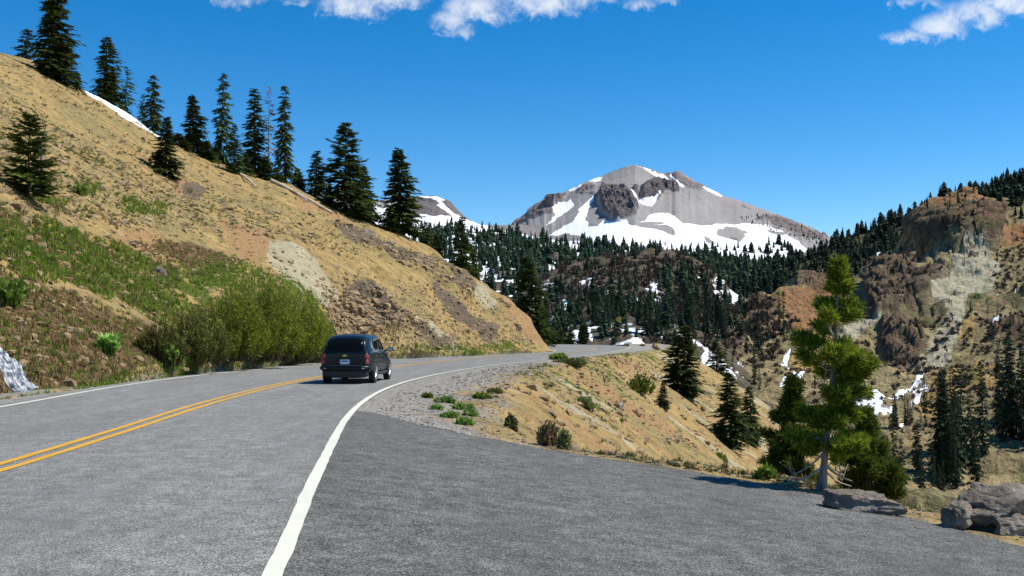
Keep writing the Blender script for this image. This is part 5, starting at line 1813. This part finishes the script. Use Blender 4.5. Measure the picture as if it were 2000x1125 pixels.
def pine(pos, m, axis, env, n_branch, per, seed, label, trunk_r=7.0, yaw_bias=None, name='pine', dead=(), roots=True, needle=.14, mat='pine'):
    """axis: trunk line as pixel offsets (dx, up); env: (up, left, right) crown half widths in photo pixels; m metres per pixel"""
    g = np.random.default_rng(seed)
    e = empty(name, pos, label, 'pine tree')
    ax = np.array(axis, float) * m
    up = ax[:, 1]
    path = resample(np.stack([ax[:, 0], 0 * up, up], 1), .12)
    H = path[-1, 2]
    hh = np.clip(path[:, 2] / H, 0, 1)
    rad = trunk_r * m * np.maximum(.06, (1 - hh)**.8) * (1 + .5 * np.exp(-hh * 22))
    wob = fbm(path, .5, 3, seed) * .03
    path = path + np.stack([wob, wob * .5, 0 * wob], 1)
    T = Geo()
    T.add(*tube(path, rad, 10))
    if roots:
        for k in range(7):
            a = k * .9 + g.uniform(-.2, .2)
            r0 = trunk_r * m * .55
            d = np.array([math.cos(a), math.sin(a), 0])
            T.add(*tube([[0, 0, .42], d * r0 * 1.1 + [0, 0, .22], d * r0 * 2.6 + [0, 0, .05], d * r0 * 5 + [0, 0, -.12]], [r0 * .55, r0 * .6, r0 * .4, r0 * .15], 6))
    E = np.array(env, float) * m
    B, N = T, []
    for i in range(n_branch):
        u = g.uniform(0, 1)
        zt = E[0, 0] + (E[-1, 0] - E[0, 0]) * u ** .9
        l, r = np.interp(zt, E[:, 0], E[:, 1]), np.interp(zt, E[:, 0], E[:, 2])
        a = g.uniform(0, 2 * math.pi)
        dep = (l + r) / 2
        cx = math.cos(a)
        L = math.sqrt((cx * (r if cx > 0 else l))**2 + (math.sin(a) * dep)**2) * g.uniform(.45, 1.08)
        if L < .02:
            L = .05
        rise = L * g.uniform(-.05, .45) * (.4 + zt / H)
        z0 = max(.10 * H, zt - rise)
        sx = np.interp(z0, path[:, 2], path[:, 0])
        p0 = np.array([sx, 0, z0])
        d = np.array([cx, math.sin(a), 0])
        p1 = p0 + d * L * .5 + [0, 0, rise * .25]
        p2 = p0 + d * L + [0, 0, rise]
        br = resample(np.array([p0, p1, p2]) + g.normal(0, .01, (3, 3)), .06) if L > .2 else np.array([p0, p1, p2])
        B.add(*tube(br, np.linspace(.018, .006, len(br)) * (0.6 + L), 4))
        # side shoots and needle tufts over the outer part
        for j in range(max(3, int(per * (.35 + L)))):
            s = g.uniform(.30, 1.0) ** .6
            q = br[min(len(br) - 1, int(s * (len(br) - 1)))]
            w = .30 * L * (1.15 - s) + .07
            off = g.normal(0, 1, 3) * [w * .5, w * .5, w * .26] + [0, 0, .03]
            tip = q + off
            if g.uniform() < .3:
                B.add(*tube([q, tip], [.006, .004], 3))
            dirn = d * .5 + off / (np.linalg.norm(off) + 1e-6) * .6 + [0, 0, .45]
            N.append(np.concatenate([tip, dirn / np.linalg.norm(dirn)]))
    for (dx0, u0, dx1, u1, r, dy) in dead:
        p0 = np.array([dx0 * m, 0, u0 * m])
        p1 = np.array([dx1 * m, dy, u1 * m])
        md = (p0 + p1) / 2 + [0, 0, -.05]
        B2 = Geo()
        B2.add(*tube(resample(np.array([p0, md, p1]), .08), np.linspace(r, r * .3, len(resample(np.array([p0, md, p1]), .08))), 5))
        for k in range(3):
            q = p0 + (p1 - p0) * g.uniform(.4, .95)
            B2.add(*tube([q, q + g.normal(0, .12, 3)], [r * .4, r * .15], 4))
        B2.obj('dead_branch', MAT['deadwood'], e)
    T.obj('trunk', MAT['barkgrey'], e)
    N = np.array(N)
    k = 20
    n = len(N)
    dirs = N[:, None, 3:] * .75 + g.normal(0, .55, (n, k, 3))
    dirs /= np.linalg.norm(dirs, axis=2)[..., None]
    L = needle * g.uniform(.6, 1.15, (n, k))
    side = np.cross(dirs, g.normal(0, 1, (n, k, 3)))
    side /= np.linalg.norm(side, axis=2)[..., None]
    b = N[:, None, :3] - N[:, None, 3:] * g.uniform(0, .12, (n, k))[..., None]
    ww = .011
    V = np.stack([b - side * ww * .5, b + side * ww * .5, b + dirs * L[..., None] * .7 + side * ww, b + dirs * L[..., None]], 2).reshape(-1, 3)
    link('crown', npmesh('crown', V, [np.arange(len(V)).reshape(-1, 4)], MAT[mat], False), e)
    return e


pp0 = hit(1605, 957)
m_ = pp0[1] / F
pine(pp0 - np.array([0, 0, .05]), m_, [(0, 0), (4, 45), (9, 90), (16, 150), (22, 210), (28, 270), (32, 320), (36, 380), (40, 452)],
     [(60, 50, 60), (105, 78, 110), (150, 70, 45), (185, 62, 90), (230, 66, 88), (285, 78, 74), (330, 84, 66), (375, 50, 46), (410, 30, 24), (440, 10, 10), (455, 2, 2)], 64, 40, 701,
     'sunlit yellow-green pine with a bare grey trunk at the edge of the pullout',
     dead=[(4, 60, 48, 28, .028, -.25), (5, 52, -78, 22, .022, -.2), (8, 80, -60, 30, .02, .1), (24, 240, -8, 250, .02, -.2), (27, 262, 2, 262, .018, -.25), (30, 300, 8, 330, .02, -.2), (20, 190, 70, 185, .016, -.3), (4, 45, 66, 10, .018, .2)])


def low_pine(px, D, env_py, seed, label, nb, per):
    x = (px - 1000) / F * D
    z = float(Hr(np.array([x]), np.array([D]))[0])
    m = D / F
    base = 655 + (HC - z) / D * F
    env = [(base - py, l, r) for py, l, r in env_py]
    top = env[-1][0]
    pine((x, D, z), m, [(0, 0), (-2, top * .4), (-6, top * .75), (-4, top - 3)], env, nb, per, seed, label, 4, roots=False, mat='pinelow')


low_pine(1550, 17.6, [(940, 66, 44), (885, 72, 56), (835, 52, 50), (785, 28, 28), (740, 3, 3)], 703, 'dark bushy little pine behind the left foot of the sunlit pine', 75, 26)
low_pine(1692, 16.8, [(968, 62, 66), (925, 64, 76), (885, 58, 54), (845, 46, 36), (806, 6, 6)], 705, 'low spreading pine behind the flat grey slab, right of the sunlit trunk', 85, 28)

# ------------------------------------------------------------------ the car
PAINT = NT('dark_car_paint')
PAINT.color((0.006, 0.011, 0.015)).set(Roughness=0.3, Specular_IOR_Level=0.12, Coat_Weight=0.26, Coat_Roughness=0.05)
PAINT.bump(PAINT.noise(PAINT.obj(), 3, 2), .02, .02)
GLASS = NT('tinted_glass')
GLASS.color((0.004, 0.005, 0.006)).set(Roughness=0.06, Specular_IOR_Level=0.1)
PLASTIC = simple('black_trim', (0.018, 0.018, 0.019), .55)
RED = NT('tail_lamp_red')
RED.color(RED.mix(RED.vor(RED.obj(), 30), (.42, .012, .015), (.22, .006, .008))).set(Roughness=.15, Coat_Weight=1.0)
PINK = simple('tail_lamp_clear_red', (.42, .055, .055), .15)
CHROME = simple('bright_metal', (.75, .75, .76), .18, .5, 1.0)
ALLOY = simple('alloy_wheel', (.62, .62, .62), .3, .5, .75)
TYRE = simple('tyre_rubber', (.016, .016, .016), .85)
GOLD = simple('gold_emblem', (.62, .45, .10), .35, .5, .6)
PLATE = NT('licence_plate_paint')
sp = PLATE.n.new('ShaderNodeSeparateXYZ')
PLATE.l.new(PLATE.obj(), sp.inputs[0])
PLATE.color(PLATE.mix(PLATE.rng(sp.outputs[2], -.06, .03), (.80, .86, .90), (.55, .63, .66))).set(Roughness=.4)
INK = simple('plate_ink', (.05, .07, .13), .6)

CAR = None


def build_car():
    # y forward, z up, rear bumper at y = -2.2
    ST_ = [  # y, zb, belt, top, wlow, wbelt, wtop, rake weight
        (-2.20, .40, .93, .98, .74, .70, .60, 1), (-2.15, .34, .97, 1.30, .80, .775, .60, 1), (-2.02, .30, .99, 1.50, .845, .825, .63, 1), (-1.75, .28, 1.00, 1.57, .865, .845, .655, .8), (-1.2, .27, 1.0, 1.60, .855, .835, .67, .4),
        (-.5, .26, .99, 1.605, .845, .83, .68, .1), (.2, .26, .97, 1.575, .845, .825, .67, 0), (.75, .26, .96, 1.47, .85, .82, .64, 0), (1.15, .26, .95, 1.16, .855, .81, .66, 0), (1.35, .26, .93, 1.02, .86, .80, .64, 0),
        (1.8, .27, .86, .97, .85, .74, .52, 0), (2.1, .30, .76, .86, .80, .66, .44, 0), (2.2, .38, .66, .72, .68, .56, .36, 0)]
    rings = []
    for (y, zb, be, to, wl, wb, wt, rk) in ST_:
        h = to - be
        half = [(0, zb), (wl * .85, zb), (wl, zb + .10), (wl + .012, (zb + be) * .5), (wb + .012, be - .10), (wb, be), (wb - .055, be + .16 * h), (wt + (wb - wt) * .32, be + .62 * h), (wt, to - .10 * h), (wt * .62, to - .012), (0, to)]
        pts = half + [(-x, z) for (x, z) in half[-2:0:-1]]
        rings.append([(x, y + .25 * rk * max(0, z - .98) ** 1.15 + (.04 * max(0, .55 - z) if rk == 1 else 0), z) for (x, z) in pts])
    n = len(rings[0])
    V = np.array(rings).reshape(-1, 3)
    i = np.arange(len(rings) - 1)[:, None] * n + np.arange(n)[None]
    j = np.arange(len(rings) - 1)[:, None] * n + (np.arange(n)[None] + 1) % n
    Fq = np.stack([i, j, j + n, i + n], -1).reshape(-1, 4)
    caps = []
    for base, flip in ((0, False), ((len(rings) - 1) * n, True)):
        for k in range(1, 9):
            q = [base + k, base + k + 1, base + (n - k - 1) % n, base + (n - k) % n]
            caps.append(q[::-1] if not flip else q)
        a = [base + 0, base + 1, base + n - 1]
        b = [base + 9, base + 10, base + 11]
    tri = np.array([[0, n - 1, 1], [9, 11, 10][::-1], [(len(rings) - 1) * n, (len(rings) - 1) * n + 1, len(rings) * n - 1], [(len(rings) - 1) * n + 9, (len(rings) - 1) * n + 10, (len(rings) - 1) * n + 11]])
    root = empty('parked_car', (0, 0, 0), 'dark green-black retro hatchback driving away along the right-hand lane', 'car')
    root.name = 'car'
    me = npmesh('body', V, [Fq, np.array(caps), tri], PAINT.m)
    bmx = bmesh.new()
    bmx.from_mesh(me)
    bmesh.ops.recalc_face_normals(bmx, faces=bmx.faces)
    bmx.to_mesh(me)
    bmx.free()
    body = link('body', me, root)
    sub = body.modifiers.new('sub', 'SUBSURF')
    sub.levels = sub.render_levels = 3
    bpy.context.view_layer.update()
    dg = bpy.context.evaluated_depsgraph_get()
    bvh = BVHTree.FromObject(body, dg)

    def patch(name, poly, axis, side, mat, off=.006, parent=root, rings_=6, rnd=2):
        P = np.array(poly, float)
        for _ in range(rnd):                                     # Chaikin corner rounding
            Q = np.roll(P, -1, 0)
            P = np.stack([P * .8 + Q * .2, P * .2 + Q * .8], 1).reshape(-1, 2)
        c = P.mean(0)
        loops = [c + (P - c) * (k / rings_) for k in range(1, rings_ + 1)]
        loops.append(c + (P - c) * 1.0)
        pts = np.concatenate([[c]] + loops)
        Vv = []
        for qi, (u, v) in enumerate(pts):
            if axis == 'y':
                o, d = Vector((u, -4, v)), Vector((0, 1, 0))
            else:
                o, d = Vector((3 * side, u, v)), Vector((-side, 0, 0))
            loc, nrm, _, _ = bvh.ray_cast(o, d)
            if loc is None:
                loc, nrm, _, _ = bvh.find_nearest(Vector((u, -2.2, v)) if axis == 'y' else Vector((.85 * side, u, v)))
            if nrm.dot(d) > 0:
                nrm = -nrm
            last = qi >= len(pts) - len(P)
            Vv.append(loc + nrm * (off if not last else -.01))
        m = len(P)
        f3 = np.array([[0, 1 + k, 1 + (k + 1) % m] for k in range(m)])
        f4 = []
        for r in range(rings_):
            for k in range(m):
                a, b = 1 + r * m + k, 1 + r * m + (k + 1) % m
                f4.append([a, a + m, b + m, b])
        me = npmesh(name, np.array([v[:] for v in Vv]), [f3, np.array(f4)], mat, True)
        return link(name, me, parent)
    # rear
    patch('rear_window', [(-.66, 1.03), (.66, 1.03), (.63, 1.30), (.53, 1.485), (-.53, 1.485), (-.63, 1.30)], 'y', 0, GLASS.m, .008)
    wp = Geo()
    wp.add(*tube([(0.02, -2.13, 1.06), (.16, -2.12, 1.10), (.36, -2.115, 1.085)], [.012, .012, .006], 5))
    wp.obj('rear_wiper', PLASTIC, root)
    for s in (-1, 1):
        L_ = patch('tail_light', [(s * .66, .98), (s * .80, .94), (s * .82, .70), (s * .80, .58), (s * .70, .58), (s * .65, .74)], 'y', 0, PLASTIC, .010)
        patch('lens', [(s * .67, .95), (s * .78, .92), (s * .79, .80), (s * .675, .80)], 'y', 0, RED.m, .020, L_, 3)
        patch('lens', [(s * .68, .76), (s * .79, .76), (s * .785, .62), (s * .70, .61)], 'y', 0, PINK, .020, L_, 3)
        patch('lens', [(s * .69, .745), (s * .80, .775), (s * .80, .79), (s * .68, .785)], 'y', 0, RED.m, .022, L_, 2)
    patch('plate_recess', [(-.30, .80), (.30, .80), (.30, .58), (-.30, .58)], 'y', 0, PLASTIC, .004, root, 4)
    bm_ = Geo()
    bm_.add(*tube([(-.84, -2.03, .50), (-.70, -2.20, .505), (-.35, -2.265, .51), (0, -2.275, .51), (.35, -2.265, .51), (.70, -2.20, .505), (.84, -2.03, .50)], [.06, .085, .09, .09, .09, .085, .06], 10))
    bump_ = bm_.obj('bumper', PAINT.m, root)
    st = Geo()
    st.add(*tube([(-.62, -2.30, .575), (-.3, -2.345, .58), (.3, -2.345, .58), (.62, -2.30, .575)], [.012, .016, .016, .012], 5))
    st.obj('trim_strip', PLASTIC, bump_)
    for s in (-1, 1):
        rf = Geo()
        rf.add(*tube([(s * .60, -2.325, .50), (s * .68, -2.295, .50)], [.022, .022], 6))
        rf.obj('reflector', CHROME, bump_)
    dif = Geo()
    V6, F6 = ico(3)
    dif.add(np.sign(V6) * np.abs(V6) ** .5 * [.78, .17, .15] + [0, -2.06, .33], F6)
    dif.obj('lower_valance', PLASTIC, root)
    ex = Geo()
    ex.add(*tube([(-.48, -2.0, .27), (-.48, -2.26, .26)], [.035, .035], 10))
    ex.obj('exhaust', CHROME, root)
    # plate
    Gp = Geo()
    Gp.add([(-.155, 0, -.075), (.155, 0, -.075), (.155, 0, .075), (-.155, 0, .075), (-.155, .012, -.075), (.155, .012, -.075), (.155, .012, .075), (-.155, .012, .075)],
           np.array([[0, 1, 2, 3], [5, 4, 7, 6], [1, 5, 6, 2], [4, 0, 3, 7], [3, 2, 6, 7], [4, 5, 1, 0]]))
    pl = Gp.obj('licence_plate', PLATE.m, root, False)
    loc, _, _, _ = bvh.ray_cast(Vector((0, -4, .70)), Vector((0, 1, 0)))
    pl.location = (0, loc.y - .03, .70)
    Gi = Geo()
    for k in range(6):                                            # illegible dark characters
        x0 = -.10 + k * .036
        Gi.add([(x0, -.004, -.005), (x0 + .022, -.004, -.005), (x0 + .022, -.004, .045), (x0, -.004, .045)], np.array([[0, 1, 2, 3]]))
    Gi.obj('characters', INK, pl, False)
    # bow-tie emblem
    em = bmesh.new()
    w_, h_, a_, b_ = .085, .016, .030, .034
    pts = [(-w_ + .012, h_), (-a_, h_), (-a_ + .006, b_), (a_ + .010, b_), (a_ + .004, h_), (w_ + .004, h_), (w_ - .012, -h_), (a_ - .002, -h_), (a_ - .008, -b_), (-a_ - .010, -b_), (-a_ - .004, -h_), (-w_ - .004, -h_)]
    loc, _, _, _ = bvh.ray_cast(Vector((0, -4, .90)), Vector((0, 1, 0)))
    vs = [em.verts.new((x, loc.y - .012, .90 + z)) for x, z in pts]
    f = em.faces.new(vs)
    r = bmesh.ops.extrude_face_region(em, geom=[f])
    bmesh.ops.translate(em, verts=[v for v in r['geom'] if isinstance(v, bmesh.types.BMVert)], vec=(0, -.014, 0))
    bmesh.ops.recalc_face_normals(em, faces=em.faces)
    me = bpy.data.meshes.new('emblem')
    em.to_mesh(me)
    em.free()
    me.materials.append(GOLD)
    link('emblem', me, root)
    # sides
    for s in (-1, 1):
        patch('side_window', [(-1.86, 1.06), (-1.26, 1.06), (-1.24, 1.46), (-1.60, 1.45), (-1.80, 1.30)], 'x', s, GLASS.m, .007)
        patch('side_window', [(-1.16, 1.06), (-.32, 1.05), (-.32, 1.49), (-1.14, 1.47)], 'x', s, GLASS.m, .007)
        patch('side_window', [(-.22, 1.05), (.98, 1.02), (.60, 1.38), (.30, 1.45), (-.22, 1.49)], 'x', s, GLASS.m, .007)
        d = Geo()
        for yv in (-1.05, -.12):
            d.add(*tube([(s * .862, yv - .10, .88), (s * .885, yv, .885), (s * .862, yv + .10, .88)], [.012, .015, .012], 5))
        for k, yv in enumerate((-1.05, -.12)):
            hd = Geo()
            hd.add(*tube([(s * .850, yv - .10, .88), (s * .878, yv, .885), (s * .850, yv + .10, .88)], [.012, .015, .012], 5))
            hd.obj('door_handle', CHROME, root)
        sill = Geo()
        sill.add(*tube([(s * .82, -1.0, .30), (s * .85, -.3, .29), (s * .85, .5, .29), (s * .82, .95, .30)], [.05, .06, .06, .05], 6))
        sill.obj('sill', PLASTIC, root)
        # mirror
        mv, mf = ico(3)
        mg = Geo()
        mg.add(np.sign(mv) * np.abs(mv) ** .7 * [.115, .07, .085] + [s * .99, .83, 1.07], mf)
        mg.add(*tube([(s * .80, .80, 1.0), (s * .93, .82, 1.04)], [.03, .025], 6))
        mi = mg.obj('wing_mirror', PAINT.m, root)
        mg = Geo()
        mg.add(np.array([(-.085, 0, -.06), (.085, 0, -.06), (.085, 0, .06), (-.085, 0, .06)]) + [s * .99, .753, 1.07], np.array([[0, 1, 2, 3]]))
        mg.obj('mirror_glass', CHROME, mi, False)
        for yv in (-1.33, 1.34):
            # fender flare, dark arch, wheel
            th = np.linspace(-.25, math.pi + .25, 22)
            fl = Geo()
            fl.add(*tube(np.stack([0 * th + s * .835, yv + .385 * np.cos(th), .33 + .375 * np.sin(th)], 1), np.full(22, .042), 8))
            fl.obj('fender_flare', PAINT.m, root)
            ar = Geo()
            th = np.arange(28) * 2 * math.pi / 28
            V1 = np.stack([0 * th + s * .874, yv + .365 * np.cos(th), .34 + .355 * np.sin(th)], 1)
            V2 = np.stack([0 * th + s * .70, yv + .365 * np.cos(th), .34 + .355 * np.sin(th)], 1)
            k = np.arange(28)
            ar.add(np.concatenate([V1, V2, [[s * .874, yv, .34]]]), np.stack([k, (k + 1) % 28, (k + 1) % 28 + 28, k + 28], 1), np.stack([k, (k + 1) % 28, 0 * k + 56], 1))
            ar.obj('wheel_arch', PLASTIC, root)
            wh = bpy.data.objects.new('wheel', None)
            wh.location = (s * .80, yv, .325)
            COL.objects.link(wh)
            wh.parent = root
            pr = np.array([(-.10, .20), (-.10, .29), (-.075, .32), (0, .326), (.075, .32), (.10, .29), (.10, .22), (.085, .21)])
            th = np.arange(32) * 2 * math.pi / 32
            V1 = np.stack([np.broadcast_to(s * pr[:, 0][:, None], (8, 32)), pr[:, 1][:, None] * np.cos(th), pr[:, 1][:, None] * np.sin(th)], -1)
            i = np.arange(7)[:, None] * 32 + np.arange(32)
            j = np.arange(7)[:, None] * 32 + (np.arange(32) + 1) % 32
            ty = Geo()
            ty.add(V1.reshape(-1, 3), np.stack([i, j, j + 32, i + 32], -1).reshape(-1, 4))
            ty.obj('tyre', TYRE, wh)
            ri = Geo()
            rp = np.array([(.093, .222), (.098, .21), (.075, .195), (.02, .19)])
            V1 = np.stack([np.broadcast_to(s * rp[:, 0][:, None], (4, 32)), rp[:, 1][:, None] * np.cos(th), rp[:, 1][:, None] * np.sin(th)], -1)
            i = np.arange(3)[:, None] * 32 + np.arange(32)
            j = np.arange(3)[:, None] * 32 + (np.arange(32) + 1) % 32
            ri.add(V1.reshape(-1, 3), np.stack([i, j, j + 32, i + 32], -1).reshape(-1, 4))
            for q in range(5):
                a = q * 2 * math.pi / 5 + .3
                for w_ in (-.10, .10):
                    ri.add(*tube([(s * .085, .03 * math.cos(a), .03 * math.sin(a)), (s * .098, .11 * math.cos(a + w_ * .7), .11 * math.sin(a + w_ * .7)), (s * .085, .20 * math.cos(a + w_), .20 * math.sin(a + w_))], [.03, .024, .024], 6))
            mv2, mf2 = ico(2)
            ri.add(mv2 * [.025, .05, .05] + [s * .085, 0, 0], mf2)
            ri.obj('rim', ALLOY, wh)
            dk = Geo()
            dk.add(np.stack([0 * th + s * .03, .19 * np.cos(th), .19 * np.sin(th)], 1), np.array([list(range(32))]))
            dk.obj('brake_disc', TYRE, wh)
    for s in (-1, 1):
        patch('side_stripe', [(-.95, .50), (.88, .47), (.90, .51), (-.95, .54)], 'x', s, PLASTIC, .005, root, 2, 1)
        rr = Geo()
        rr.add(*tube([(s * .56, -1.5, 1.60), (s * .57, -.9, 1.655), (s * .57, 0, 1.655), (s * .56, .4, 1.60)], [.014, .016, .016, .014], 5))
    return root


car = build_car()
cp = hit(682, 748, zb)
car.scale = (.95, 1, 1)
car_yaw = R_(-2.8)
cpos = np.array([-5.22, 34.9])
car.location = (float(cpos[0]), float(cpos[1]), float(zr(cpos[1])) + .004)
car.rotation_euler = (0, 0, car_yaw)
